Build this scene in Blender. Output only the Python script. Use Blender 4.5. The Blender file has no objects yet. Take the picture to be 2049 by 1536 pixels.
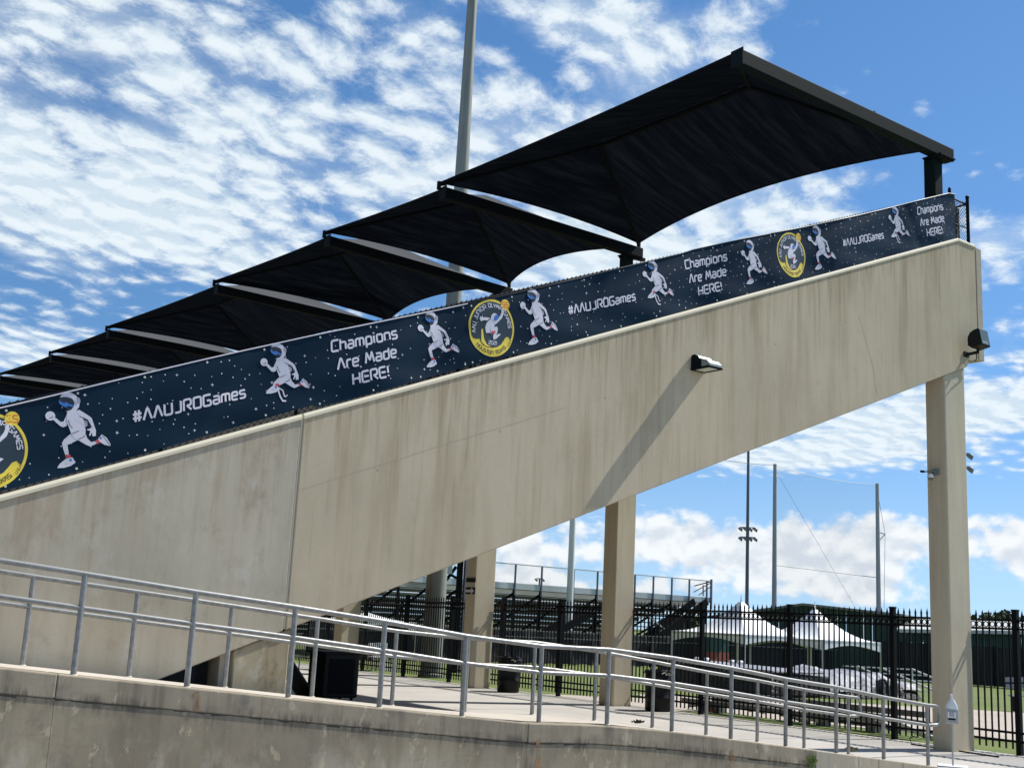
import bpy, bmesh, math, random
from mathutils import Vector, Matrix
random.seed(7)
R = math.radians
SC = bpy.context.scene
COL = SC.collection

# ------------------------------------------------------------------ camera
# world frame: X runs along the side wall (away, to the right), Y along the length of the
# grandstand (away, to the left), Z up, ground at 0, the photographer's eye at 1.79 m
EYE = Vector((0, 0, 1.79))
FPX, W0, H0 = 2338.0, 2049.0, 1536.0
PIT, ROL, YAW = R(11.4715), R(2.9055), R(36.4846)
_F = Vector((0, math.cos(PIT), math.sin(PIT)))
_U = Vector((0, -math.sin(PIT), math.cos(PIT)))
_R = Vector((1, 0, 0))
_R2 = _R*math.cos(ROL) + _U*math.sin(ROL)
_U2 = -_R*math.sin(ROL) + _U*math.cos(ROL)
_T = Matrix(((math.cos(YAW), math.sin(YAW), 0), (-math.sin(YAW), math.cos(YAW), 0), (0, 0, 1)))
CF, CU, CR = _T @ _F, _T @ _U2, _T @ _R2
cam_data = bpy.data.cameras.new('camera')
cam_data.sensor_width = 36.0
cam_data.lens = 36.0*FPX/W0
cam_data.clip_start = 0.1
cam_data.clip_end = 6000
cam = bpy.data.objects.new('camera', cam_data)
COL.objects.link(cam)
cam.matrix_world = Matrix(((CR.x, CU.x, -CF.x, EYE.x), (CR.y, CU.y, -CF.y, EYE.y), (CR.z, CU.z, -CF.z, EYE.z), (0, 0, 0, 1)))
SC.camera = cam

def ray(x, y): return CR*((x-1024.5)/FPX) - CU*((y-768)/FPX) + CF
def onX(x, y, X): r = ray(x, y); return EYE + r*(X/r.x)
def onY(x, y, Y): r = ray(x, y); return EYE + r*(Y/r.y)
def onZ(x, y, Z=0.0): r = ray(x, y); return EYE + r*((Z-1.79)/r.z)
def dep(x, y, d): return EYE + ray(x, y)*d
def azel(x, y):
    r = ray(x, y).normalized()
    return math.degrees(math.atan2(r.x, r.y)), math.degrees(math.asin(r.z))

# ------------------------------------------------------------------ light
SUN_D = Vector((-1.0, 0.19, -1.16)).normalized()          # direction the sunlight travels
sl = bpy.data.lights.new('sun', 'SUN')
sl.energy = 4.6; sl.angle = R(0.5); sl.color = (1.0, 0.955, 0.88)
so = bpy.data.objects.new('sun', sl); COL.objects.link(so)
so.rotation_euler = (-SUN_D).to_track_quat('Z', 'Y').to_euler()
so.location = (0, 0, 60)
SUN_EL = math.asin(-SUN_D.z)
SUN_ROT = math.atan2(-SUN_D.x, -SUN_D.y)

SC.view_settings.view_transform = 'Standard'
SC.view_settings.look = 'None'
SC.view_settings.exposure = 0.48
SC.view_settings.gamma = 1.0
SC.view_settings.use_curve_mapping = False

# ------------------------------------------------------------------ node helpers
class NT:
    def __init__(s, tree): s.t = tree; s.n = tree.nodes; s.l = tree.links
    def new(s, typ, **kw):
        n = s.n.new(typ)
        for k, v in kw.items(): setattr(n, k, v)
        return n
    def put(s, sock, v):
        if isinstance(v, bpy.types.NodeSocket): s.l.new(v, sock)
        elif v is not None: sock.default_value = v
    def math(s, op, a, b=None, c=None, clamp=False):
        n = s.new('ShaderNodeMath', operation=op, use_clamp=clamp)
        s.put(n.inputs[0], a); s.put(n.inputs[1], b)
        if c is not None: s.put(n.inputs[2], c)
        return n.outputs[0]
    def mixc(s, f, a, b, mode='MIX'):
        n = s.new('ShaderNodeMix', data_type='RGBA', blend_type=mode)
        s.put(n.inputs[0], f)
        for i, v in ((6, a), (7, b)):
            if isinstance(v, (tuple, list)): v = (*v[:3], 1)
            s.put(n.inputs[i], v)
        return n.outputs[2]
    def ramp(s, f, lo, hi, a=0.0, b=1.0, smooth=True):
        n = s.new('ShaderNodeMapRange', interpolation_type='SMOOTHSTEP' if smooth else 'LINEAR')
        s.put(n.inputs[0], f); s.put(n.inputs[1], lo); s.put(n.inputs[2], hi); s.put(n.inputs[3], a); s.put(n.inputs[4], b)
        return n.outputs[0]
    def noise(s, vec, scale, detail=4, rough=.55, dist=0.0):
        n = s.new('ShaderNodeTexNoise')
        s.put(n.inputs['Vector'], vec); n.inputs['Scale'].default_value = scale
        n.inputs['Detail'].default_value = detail; n.inputs['Roughness'].default_value = rough
        n.inputs['Distortion'].default_value = dist
        return n.outputs[0]
    def scale(s, vec, v, loc=(0, 0, 0), rot=(0, 0, 0)):
        n = s.new('ShaderNodeMapping'); s.put(n.inputs[0], vec)
        n.inputs[1].default_value = loc; n.inputs[2].default_value = rot; n.inputs[3].default_value = v
        return n.outputs[0]
    def sep(s, v):
        n = s.new('ShaderNodeSeparateXYZ'); s.put(n.inputs[0], v); return n.outputs
    def comb(s, x, y, z):
        n = s.new('ShaderNodeCombineXYZ'); s.put(n.inputs[0], x); s.put(n.inputs[1], y); s.put(n.inputs[2], z); return n.outputs[0]

# ------------------------------------------------------------------ sky
world = bpy.data.worlds.new('World'); SC.world = world; world.use_nodes = True
w = NT(world.node_tree); w.n.clear()
sky = w.new('ShaderNodeTexSky', sky_type='NISHITA')
sky.sun_disc = False; sky.sun_elevation = SUN_EL; sky.sun_rotation = SUN_ROT
sky.air_density = 1.0; sky.dust_density = 0.1; sky.ozone_density = 1.6
tc = w.new('ShaderNodeTexCoord').outputs['Generated']
dx, dy, dz = w.sep(tc)
# clear humid-summer horizon: the lowest, yellow degrees of the model are skipped
_nz = w.math('ADD', w.math('MULTIPLY', w.math('MAXIMUM', dz, 0.0), .94), .135)
w.l.new(w.comb(dx, dy, _nz), sky.inputs[0])
az = w.math('MULTIPLY', w.math('ARCTAN2', dx, dy), 57.29578)
el = w.math('MULTIPLY', w.math('ARCSINE', dz), 57.29578)

AE = w.comb(az, el, 0.0)
def blob(px, py, rx, ry, wgt, rot=0.0):
    """a patch of the sky (degrees) where cloud is thicker (wgt > 0) or thinner (wgt < 0)"""
    a, e = azel(px, py); s = 180/math.pi/FPX
    m = w.new('ShaderNodeMapping', vector_type='TEXTURE'); w.put(m.inputs[0], AE)
    m.inputs[1].default_value = (a, e, 0); m.inputs[2].default_value = (0, 0, R(-2.9+rot)); m.inputs[3].default_value = (rx*s/math.cos(R(e)), ry*s, 1)
    ln = w.new('ShaderNodeVectorMath', operation='LENGTH'); w.put(ln.inputs[0], m.outputs[0])
    return w.ramp(ln.outputs['Value'], 0.0, 1.75, wgt, 0.0)

def noise2(*a):
    o = w.noise(*a); o.node.noise_dimensions = '2D'; return o
def total(lst):
    o = lst[0]
    for x in lst[1:]: o = w.math('ADD', o, x)
    return o

# high mackerel cloud (altocumulus): cells on a layer seen in perspective
HLO, HHI = .575, 1.0
HIGH = [(120, 360, 260, 110, .34, 0), (100, 40, 220, 80, .13, 0), (430, 300, 330, 190, .20, 0), (680, 130, 330, 130, .19, 0),
        (330, 480, 330, 90, .16, 0), (860, 330, 260, 110, .18, 0), (1150, 60, 120, 50, .10, 0), (1420, 90, 190, 85, .26, 10), (1180, 20, 120, 30, .12, 0), (1010, 190, 60, 60, .12, 0),
        (1060, 250, 120, 60, .10, 0), (560, 560, 200, 40, .12, 0), (1330, 560, 420, 70, .22, -25), (1560, 410, 260, 75, .26, -15), (1780, 470, 160, 50, .2, 0), (1420, 500, 160, 70, .2, 0), (1150, 520, 200, 90, .22, 0),
        (1700, 170, 60, 30, .10, 0), (1850, 222, 40, 22, .16, 0), (60, 640, 100, 50, .10, 0), (200, 620, 110, 30, .10, 0), (40, 700, 120, 40, .2, 0),
        (2000, 540, 120, 60, .05, 0), (1990, 690, 90, 50, .08, 0), (1690, 870, 300, 55, .40, 8), (1480, 925, 200, 30, .25, 5), (1980, 800, 160, 38, .30, 0),
        (1860, 90, 300, 260, -.30, 0), (230, 585, 340, 60, -.12, 0), (150, 140, 100, 60, -.08, 0), (1180, 100, 60, 40, -.10, 0),
        (950, 90, 60, 90, -.05, 0), (1960, 620, 200, 60, -.10, 0), (1700, 1010, 900, 60, -.35, 0), (1560, 170, 60, 60, -.1, 0)]
den = w.math('ADD', w.math('MAXIMUM', dz, 0.0), 0.12)
hx, hy = w.math('DIVIDE', dx, den), w.math('DIVIDE', dy, den)
hv = w.comb(hx, hy, 0.0)
hr_ = w.scale(hv, (1, 1, 1), rot=(0, 0, R(-24)))
_wp = w.new('ShaderNodeTexNoise', noise_dimensions='2D'); w.put(_wp.inputs['Vector'], hr_); _wp.inputs['Scale'].default_value = 3.4; _wp.inputs['Detail'].default_value = 3
_vw = w.new('ShaderNodeVectorMath', operation='MULTIPLY_ADD'); w.put(_vw.inputs[0], _wp.outputs['Color']); _vw.inputs[1].default_value = (.085, .085, 0); w.put(_vw.inputs[2], hr_)
hw = _vw.outputs[0]
big_h = noise2(hw, 2.3, 2, .5)
def high_density(off):
    vo = w.new('ShaderNodeTexVoronoi', feature='SMOOTH_F1', voronoi_dimensions='2D'); w.put(vo.inputs['Vector'], w.scale(hw, (10.5, 16.0, 1), loc=off)); vo.inputs['Scale'].default_value = 1.0
    vo.inputs['Smoothness'].default_value = .7
    puff = w.math('SUBTRACT', .75, vo.outputs['Distance'])
    fine = noise2(w.scale(hw, (1, 1.2, 1), loc=(off[0]/10.5, off[1]/16.0, 0)), 24, 6, .68)
    return w.math('ADD', w.math('ADD', w.math('MULTIPLY', puff, .52), w.math('MULTIPLY', fine, .50)), w.math('MULTIPLY', big_h, .42))
cov_h = total([blob(*b) for b in HIGH])
dh0 = high_density((0, 0, 0))
dens_h = w.math('ADD', dh0, cov_h)
a_h = w.ramp(dens_h, HLO, HHI, 0, .93)
veil = w.ramp(w.math('ADD', w.math('MULTIPLY', big_h, .6), w.math('ADD', cov_h, w.math('MULTIPLY', dh0, .45))), .54, 1.08, 0, .72)
fade_h = w.ramp(el, 2.5, 6.0)
a_h = w.math('MULTIPLY', w.math('MAXIMUM', a_h, veil), fade_h)

# low cumulus near the horizon
LOW = [(1050, 1130, 90, 60, .35, 0), (1150, 1080, 110, 50, .28, 0), (1340, 1060, 110, 50, .40, 0), (1420, 1120, 150, 60, .35, 0), (1560, 1075, 90, 55, .40, 0),
       (1700, 1110, 110, 60, .36, 0), (1790, 1070, 90, 65, .45, 0), (1600, 1140, 160, 45, .25, 0), (2010, 1070, 90, 60, .5, 0), (1960, 1140, 60, 30, .15, 0),
       (1760, 1180, 120, 28, .34, 0), (2040, 1130, 40, 25, .2, 0), (1640, 1200, 200, 20, .12, 0), (1240, 1180, 260, 30, .12, 0), (1130, 1190, 200, 30, .3, 0),
       (1470, 1025, 60, 25, -.2, 0), (1640, 1010, 60, 30, -.2, 0), (1880, 1010, 40, 50, -.2, 0), (700, 1150, 500, 70, .25, 0), (-500, 1080, 600, 80, .25, 0), (3000, 1220, 500, 80, .25, 0),
       (1600, 930, 900, 60, -.5, 0), (1905, 1180, 100, 40, -.15, 0), (1500, 1215, 120, 20, -.2, 0)]
def low_noise(do):
    cv = w.comb(w.math('MULTIPLY', az, .1), w.math('MULTIPLY', w.math('ADD', el, do), .14), 1.7)
    warp = w.new('ShaderNodeTexNoise', noise_dimensions='2D'); w.put(warp.inputs['Vector'], cv); warp.inputs['Scale'].default_value = 9; warp.inputs['Detail'].default_value = 3
    vw = w.new('ShaderNodeVectorMath', operation='MULTIPLY_ADD'); w.put(vw.inputs[0], warp.outputs['Color']); vw.inputs[1].default_value = (.05, .05, 0); w.put(vw.inputs[2], cv)
    vo = w.new('ShaderNodeTexVoronoi', feature='SMOOTH_F1', voronoi_dimensions='2D'); w.put(vo.inputs['Vector'], vw.outputs[0]); vo.inputs['Scale'].default_value = 7.5
    vo.inputs['Smoothness'].default_value = .35
    try: vo.inputs['Detail'].default_value = 1.5; vo.inputs['Roughness'].default_value = .55
    except Exception: pass
    n = noise2(cv, 5.5, 6, .58)
    return w.math('ADD', w.math('MULTIPLY', n, .75), w.math('MULTIPLY', w.math('SUBTRACT', 1.0, vo.outputs['Distance']), .26))
cov_l = w.math('ADD', total([blob(*b) for b in LOW]), w.ramp(el, 9.5, 13.0, 0, -.6))
n0 = low_noise(0.0); n1 = low_noise(.55)
dens_l = w.math('ADD', n0, cov_l)
a_l = w.math('MULTIPLY', w.ramp(dens_l, .59, .86, 0, .95), w.ramp(el, -1.0, 1.0))
lit = w.ramp(w.math('ADD', w.math('SUBTRACT', n0, n1), w.math('MULTIPLY', w.math('SUBTRACT', .95, dens_l), .35)), -.20, .17)
low_col = w.mixc(lit, (6.1, 6.6, 7.2), (8.1, 8.35, 8.5))
n2 = high_density((.22, .30, 0))
lit_h = w.ramp(w.math('SUBTRACT', dh0, n2), -.12, .12)
high_col = w.mixc(lit_h, (5.8, 6.8, 7.6), (7.4, 8.1, 8.5))
skyc = w.new('ShaderNodeHueSaturation'); w.put(skyc.inputs['Color'], sky.outputs[0]); skyc.inputs['Saturation'].default_value = 1.24; skyc.inputs['Value'].default_value = 1.22
c = w.mixc(w.ramp(el, 0.0, 11.0, .42, 0.0), skyc.outputs[0], (5.4, 7.1, 8.4))
c = w.mixc(a_h, c, high_col)
c = w.mixc(a_l, c, low_col)
bg = w.new('ShaderNodeBackground'); w.put(bg.inputs[0], c); bg.inputs[1].default_value = 0.085
wo = w.new('ShaderNodeOutputWorld'); w.l.new(bg.outputs[0], wo.inputs[0])
world.cycles.sampling_method = 'NONE'
SC.cycles.max_bounces = 6; SC.cycles.diffuse_bounces = 3; SC.cycles.glossy_bounces = 2; SC.cycles.transmission_bounces = 2; SC.cycles.transparent_max_bounces = 8

# ------------------------------------------------------------------ materials
MATS = {}
def mat(name, base=(.5, .5, .5), rough=.6, metal=0.0, spec=None, build=None):
    if name in MATS: return MATS[name]
    m = bpy.data.materials.new(name); m.use_nodes = True
    t = NT(m.node_tree); b = m.node_tree.nodes['Principled BSDF']
    b.inputs['Base Color'].default_value = (*base, 1); b.inputs['Roughness'].default_value = rough; b.inputs['Metallic'].default_value = metal
    if spec is not None: b.inputs['Specular IOR Level'].default_value = spec
    if build: build(t, b)
    MATS[name] = m; return m
def P(t): return t.new('ShaderNodeTexCoord').outputs['Object']
def G(t): return t.new('ShaderNodeNewGeometry').outputs['Position']
def bump(t, b, h, strength=.3, dist=.01):
    n = t.new('ShaderNodeBump'); n.inputs['Strength'].default_value = strength; n.inputs['Distance'].default_value = dist
    t.put(n.inputs['Height'], h); t.l.new(n.outputs[0], b.inputs['Normal'])

def wall_concrete(base, tint, streak, blotch, grain, top_slope=None, strk=1.0, spots=0.0, cop=False, soft=False):
    def f(t, b):
        p = G(t); x, y, z = t.sep(p)
        big = t.noise(t.scale(p, (.55, .55, .45)), 1.3, 5, .6)
        bl = t.noise(t.scale(p, (1, 1, .8)), 3.2, 6, .68)
        s1 = t.noise(t.scale(p, (1, 1, .09), rot=(0, R(3), 0)), 3.1, 5, .6)
        s2 = t.noise(t.scale(p, (1, 1, .05)), 11, 4, .6)
        s3 = t.noise(t.scale(p, (1, 1, .035)), 34, 3, .6)
        c = t.mixc(t.ramp(big, .35, .68), base, tint)
        c = t.mixc(t.math('MULTIPLY', t.ramp(bl, .5, .72), blotch), c, grain)
        st = t.math('ADD', t.math('MULTIPLY', t.ramp(s1, .46, .70), .55), t.math('MULTIPLY', t.ramp(s2, .5, .72), .45))
        if top_slope:
            x0, z0, k, xf, zf = top_slope
            line = t.math('MINIMUM', t.math('ADD', z0, t.math('MULTIPLY', t.math('SUBTRACT', x, x0), k)), zf)
            d = t.math('SUBTRACT', line, z)
            # drips that start at the top edge and end at uneven heights
            ln = t.ramp(t.noise(t.scale(p, (1, 1, .02)), 9, 3, .6), .38, .72, .08, 1.5)
            drip = t.math('MULTIPLY', t.ramp(t.math('DIVIDE', d, ln), 0.1, 1.0, 1, 0), t.ramp(s3, .40, .60, .35, 1))
            st = t.math('ADD', t.math('MULTIPLY', st, t.ramp(d, 0, 3.4, 1.0, .5)), t.math('MULTIPLY', drip, .55))
        c = t.mixc(t.math('MULTIPLY', st, strk, clamp=True), c, streak)
        # pale washed runs
        pale = t.ramp(t.noise(t.scale(p, (1, 1, .06), loc=(7, 3, 2)), 2.4, 4, .6), .56, .72, 0, .28)
        c = t.mixc(pale, c, tuple(min(1, q*1.22) for q in base))
        if soft:
            ob = t.ramp(t.noise(t.scale(p, (1, 1, .45), loc=(11, 0, 4)), 1.9, 7, .72), .52, .66, 0, .5)
            c = t.mixc(ob, c, (.36, .265, .185))
            gb = t.ramp(t.noise(t.scale(p, (1, 1, .7), loc=(1, 0, 9)), 2.6, 6, .7), .54, .70, 0, .45)
            c = t.mixc(gb, c, (.56, .55, .50))
        if cop:
            cur = t.new('ShaderNodeFloatCurve'); cp = cur.mapping.curves[0]
            pts = [((a_+4)/20, z_/2) for a_, z_ in COPL]
            cp.points[0].location = pts[0]; cp.points[1].location = pts[-1]
            for q_ in pts[1:-1]: cp.points.new(*q_)
            for q_ in cp.points: q_.handle_type = 'VECTOR'
            cur.mapping.update(); t.put(cur.inputs[1], t.math('DIVIDE', t.math('ADD', x, 4.0), 20.0))
            d = t.math('SUBTRACT', t.math('MULTIPLY', cur.outputs[0], 2.0), z)
            lo_ = t.noise(t.scale(p, (1, 1, .15)), 2.6, 5, .7); fi_ = t.noise(t.scale(p, (1, 1, .12)), 21, 5, .7)
            band = t.math('MULTIPLY', t.ramp(d, .10, .185), t.ramp(d, .20, .36, 1, 0))
            band = t.math('MULTIPLY', band, t.ramp(t.math('ADD', t.math('MULTIPLY', lo_, .6), t.math('MULTIPLY', fi_, .5)), .50, .66))
            c = t.mixc(t.math('MULTIPLY', band, .8), c, (.085, .075, .06))
            wash = t.math('MULTIPLY', t.ramp(t.noise(t.scale(p, (1, 1, .5), loc=(2, 0, 8)), 1.5, 7, .7), .50, .64), t.ramp(d, .22, .7))
            c = t.mixc(t.math('MULTIPLY', wash, .72), c, (.46, .42, .33))
            br = t.ramp(t.noise(t.scale(p, (.6, 1, 4.0), loc=(9, 0, 3)), 5.0, 5, .7), .5, .7, 0, .35)
            c = t.mixc(br, c, (.27, .20, .14))
            dk = t.ramp(t.noise(t.scale(p, (1, 1, .8), loc=(4, 0, 1)), 2.1, 8, .72), .53, .66, 0, .5)
            c = t.mixc(dk, c, (.20, .175, .135))
        if spots:
            sp = t.ramp(t.noise(t.scale(p, (1, 1, .6), loc=(5, 0, 0)), 5.5, 7, .72), .585, .63, 0, spots)
            c = t.mixc(sp, c, tuple(min(1, q*1.5) for q in base))
        g = t.noise(p, 90, 4, .7)
        c = t.mixc(t.ramp(g, .3, .7, 0, .13), c, tuple(q*.45 for q in base))
        pit = t.ramp(t.noise(p, 26, 3, .7), .67, .74, 0, .35)
        c = t.mixc(pit, c, tuple(q*.4 for q in base))
        t.l.new(c, b.inputs['Base Color']); b.inputs['Roughness'].default_value = .9; b.inputs['Specular IOR Level'].default_value = .25
        bump(t, b, t.math('ADD', t.math('MULTIPLY', bl, .6), t.math('MULTIPLY', g, .4)), .35, .01)
    return f
COPL = [(-4, 1.62), (-.5, 1.49), (2.59, 1.215), (4.04, 1.085), (5.86, .92), (7.07, .81), (8.2, .715), (9.39, .685), (10.7, .565), (12.88, .335), (14.68, .145), (15.60, .045)]
TOPL = (5.85, 3.93, .401, 19.04, 9.23)
M_wall_r = mat('precast_concrete_warm', build=wall_concrete((.545, .465, .33), (.475, .405, .285), (.275, .205, .12), .35, (.42, .345, .23), TOPL, .78))
M_wall_l = mat('precast_concrete_grey', build=wall_concrete((.50, .45, .35), (.415, .375, .29), (.29, .215, .135), .6, (.33, .28, .21), TOPL, .6, 0, False, True))
M_cap = mat('cream_sealant_edge', (.66, .60, .45), .8)
M_col = mat('column_concrete', build=wall_concrete((.58, .51, .375), (.52, .46, .345), (.34, .265, .165), .3, (.45, .39, .30), None, .42))
M_ped = mat('pedestal_concrete', build=wall_concrete((.40, .35, .24), (.30, .26, .185), (.15, .115, .06), .9, (.20, .15, .08), None, 1.0, .3, False, True))
M_ret = mat('weathered_retaining_concrete', build=wall_concrete((.345, .295, .205), (.25, .215, .155), (.15, .125, .09), .85, (.20, .165, .125), None, .7, .6, True))
M_ret2 = mat('sandy_retaining_block', build=wall_concrete((.44, .38, .28), (.37, .34, .27), (.25, .2, .14), .4, (.3, .25, .19), None, .5, .3))
M_cop = mat('coping_concrete', build=wall_concrete((.36, .31, .225), (.265, .23, .17), (.10, .085, .065), .9, (.18, .16, .13), None, .8, .5, True))

def slab(base, stain):
    def f(t, b):
        p = G(t)
        a = t.noise(t.scale(p, (1, 1, 1)), .7, 5, .6); g = t.noise(p, 60, 4, .7); s = t.noise(t.scale(p, (.4, 1, 1)), 2.2, 7, .7)
        c = t.mixc(t.ramp(a, .35, .7), base, tuple(q*.84 for q in base))
        c = t.mixc(t.ramp(s, .55, .75, 0, .5), c, stain)
        c = t.mixc(t.ramp(g, .35, .7, 0, .2), c, tuple(q*.6 for q in base))
        t.l.new(c, b.inputs['Base Color']); b.inputs['Roughness'].default_value = .92; bump(t, b, g, .3, .006)
    return f
M_slab = mat('broom_finished_concrete', build=slab((.47, .45, .42), (.36, .34, .315)))
M_ramp = mat('ramp_concrete', build=slab((.54, .49, .42), (.42, .38, .32)))
M_path = mat('sandy_path', build=slab((.44, .38, .32), (.38, .32, .26)))
M_asph = mat('forecourt_concrete', build=slab((.34, .32, .30), (.27, .25, .23)))
def grass_b(t, b):
    p = G(t); a = t.noise(p, .35, 6, .65); g = t.noise(p, 14, 5, .75); f = t.noise(p, 70, 3, .7)
    c = t.mixc(t.ramp(a, .35, .65), (.105, .155, .028), (.15, .18, .04))
    c = t.mixc(t.ramp(g, .4, .7, 0, .6), c, (.055, .085, .016)); c = t.mixc(t.ramp(f, .5, .8, 0, .5), c, (.24, .23, .09))
    t.l.new(c, b.inputs['Base Color']); b.inputs['Roughness'].default_value = .95; bump(t, b, g, .6, .04)
M_grass = mat('mown_grass', build=grass_b)
def galv(t, b):
    p = G(t); a = t.noise(p, 16, 5, .7); v = t.noise(p, 120, 3, .6)
    c = t.mixc(t.ramp(a, .35, .7), (.29, .29, .275), (.19, .195, .19)); c = t.mixc(t.ramp(v, .5, .75, 0, .35), c, (.36, .36, .35))
    rst = t.ramp(t.noise(p, 5.5, 6, .75), .66, .73, 0, .7); c = t.mixc(rst, c, (.22, .15, .11))
    t.l.new(c, b.inputs['Base Color']); b.inputs['Metallic'].default_value = .35
    t.put(b.inputs['Roughness'], t.ramp(a, .3, .7, .32, .5))
M_galv = mat('galvanized_pipe', build=galv)
M_black = mat('black_powder_coat', (.004, .005, .007), .5, 0, .12)
M_blackp = mat('black_plastic', (.005, .006, .007), .55, 0, .25)
M_green = mat('dark_green_steel', (.005, .012, .013), .7, 0, .08)
M_steel = mat('dark_steel', (.005, .007, .009), .7, 0, .1)
M_alu = mat('aluminium_plank', (.52, .53, .50), .42, .35)
M_aludark = mat('weathered_grey_metal', (.20, .20, .19), .5, .3)
def polem(t, b):
    p = G(t); s = t.noise(t.scale(p, (1, 1, .08)), 6, 4, .6)
    c = t.mixc(t.ramp(s, .35, .7), (.23, .235, .205), (.17, .175, .155)); t.l.new(c, b.inputs['Base Color']); b.inputs['Metallic'].default_value = .0; b.inputs['Roughness'].default_value = .6
M_pole = mat('galvanized_mast', build=polem)
M_wpole = mat('pale_painted_mast', (.62, .65, .66), .45)
M_dpole = mat('slate_mast', (.10, .11, .15), .5)
M_gpole = mat('grey_mast', (.30, .32, .33), .5)
M_white = mat('white_vinyl', (.80, .82, .84), .55)
M_lens = mat('frosted_lens', (.55, .56, .48), .3)
M_glass = mat('dark_lamp_glass', (.10, .14, .13), .12, 0, .6)
M_house = mat('grey_green_lamp_housing', (.20, .235, .225), .4, .1)
M_brick = mat('red_brick', (.30, .07, .05), .8)
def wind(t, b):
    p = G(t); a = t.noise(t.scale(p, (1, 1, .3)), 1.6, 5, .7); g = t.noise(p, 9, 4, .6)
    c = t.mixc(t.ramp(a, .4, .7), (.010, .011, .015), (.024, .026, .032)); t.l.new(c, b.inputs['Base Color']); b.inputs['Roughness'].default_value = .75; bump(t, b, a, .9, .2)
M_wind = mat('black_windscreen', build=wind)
M_bgreen = mat('dark_green_metal_sheet', (.022, .075, .058), .5)
M_roof = mat('pale_metal_roof', (.52, .53, .50), .5)
M_bark = mat('bark', (.10, .08, .06), .9)
def tarp(t, b):
    p = P(t); a = t.noise(p, 1.4, 6, .7, .6)
    c = t.mixc(t.ramp(a, .42, .6), (.24, .25, .29), (.36, .37, .42)); t.l.new(c, b.inputs['Base Color']); b.inputs['Roughness'].default_value = .38; bump(t, b, a, 1.0, .25)
M_tarp = mat('silver_tarpaulin', build=tarp)
def btarp(t, b):
    p = P(t); a = t.noise(t.scale(p, (1, 1, .5)), 2.4, 6, .7, .8); b.inputs['Base Color'].default_value = (.010, .011, .014, 1); b.inputs['Roughness'].default_value = .35; bump(t, b, a, 1.0, .25)
M_btarp = mat('black_tarpaulin', build=btarp)
def shade(t, b):
    p = G(t)
    s = t.noise(t.scale(p, (.10, .9, .10)), 6.0, 5, .65); s2 = t.noise(t.scale(p, (.06, .7, .06), loc=(3, 0, 0)), 30, 3, .6)
    c = t.mixc(t.ramp(s, .42, .72), (.004, .0055, .009), (.011, .0145, .019)); c = t.mixc(t.ramp(s2, .5, .8, 0, .4), c, (.015, .019, .024))
    nz = t.sep(t.new('ShaderNodeNewGeometry').outputs['Normal'])[2]      # sunlit grey of the sky side, put into the cloth colour
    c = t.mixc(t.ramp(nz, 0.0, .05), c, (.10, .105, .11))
    out = t.n['Material Output']
    t.l.new(c, b.inputs['Base Color']); b.inputs['Roughness'].default_value = .95; b.inputs['Specular IOR Level'].default_value = .02
    tr = t.new('ShaderNodeBsdfTranslucent'); t.l.new(c, tr.inputs[0])
    mx = t.new('ShaderNodeMixShader'); mx.inputs[0].default_value = .2
    t.l.new(b.outputs[0], mx.inputs[1]); t.l.new(tr.outputs[0], mx.inputs[2]); t.l.new(mx.outputs[0], out.inputs[0])
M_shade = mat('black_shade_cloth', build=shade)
def vinyl(t, b):
    p = G(t); a = t.noise(p, .8, 3, .5); g = t.noise(p, 220, 2, .5)
    c = t.mixc(t.ramp(a, .35, .7), (.003, .015, .031), (.0042, .019, .037)); t.l.new(c, b.inputs['Base Color']); b.inputs['Roughness'].default_value = .42
    b.inputs['Specular IOR Level'].default_value = .10
    bump(t, b, g, .05, .002)
M_vinyl = mat('navy_banner_vinyl', build=vinyl)
def flat_print(name, col): return mat(name, col, .42)
M_pw = flat_print('print_white', (.62, .61, .68)); M_pg = flat_print('print_grey', (.33, .33, .40)); M_pr = flat_print('print_red', (.55, .05, .07))
M_pb = flat_print('print_blue', (.03, .16, .50)); M_pd = flat_print('print_black', (.012, .014, .025)); M_py = flat_print('print_yellow', (.72, .56, .05))
M_po = flat_print('print_orange', (.60, .15, .02)); M_pn = flat_print('print_navy', (.010, .026, .040))
M_net = mat('net_mesh')
def netb(t, b):
    p = P(t); out = t.n['Material Output']; tr = t.new('ShaderNodeBsdfTransparent'); mx = t.new('ShaderNodeMixShader'); mx.inputs[0].default_value = .085
    b.inputs['Base Color'].default_value = (.02, .03, .04, 1); t.l.new(tr.outputs[0], mx.inputs[1]); t.l.new(b.outputs[0], mx.inputs[2]); t.l.new(mx.outputs[0], out.inputs[0])
netb(NT(M_net.node_tree), M_net.node_tree.nodes['Principled BSDF'])
def leafb(a, c2):
    def f(t, b):
        oi = G(t); n = t.noise(oi, 2.0, 4, .6); c = t.mixc(t.ramp(n, .35, .65), a, c2); t.l.new(c, b.inputs['Base Color']); b.inputs['Roughness'].default_value = .7
    return f
M_leaf = mat('foliage', build=leafb((.035, .055, .018), (.07, .10, .03)))
M_weed = mat('weed_leaf', build=leafb((.14, .22, .05), (.22, .27, .08)))
M_dry = mat('dry_weed', build=leafb((.09, .10, .05), (.2, .19, .12)))
def rustb(t, b):
    p = G(t); out = t.n['Material Output']; n = t.noise(t.scale(p, (1, 1, .35)), 26, 4, .7)
    t.l.new(t.mixc(t.ramp(n, .35, .7), (.24, .115, .04), (.36, .25, .14)), b.inputs['Base Color']); b.inputs['Roughness'].default_value = .95
    tr = t.new('ShaderNodeBsdfTransparent'); mx = t.new('ShaderNodeMixShader'); t.put(mx.inputs[0], t.ramp(n, .38, .56, .05, .85))
    t.l.new(tr.outputs[0], mx.inputs[1]); t.l.new(b.outputs[0], mx.inputs[2]); t.l.new(mx.outputs[0], out.inputs[0])
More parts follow.
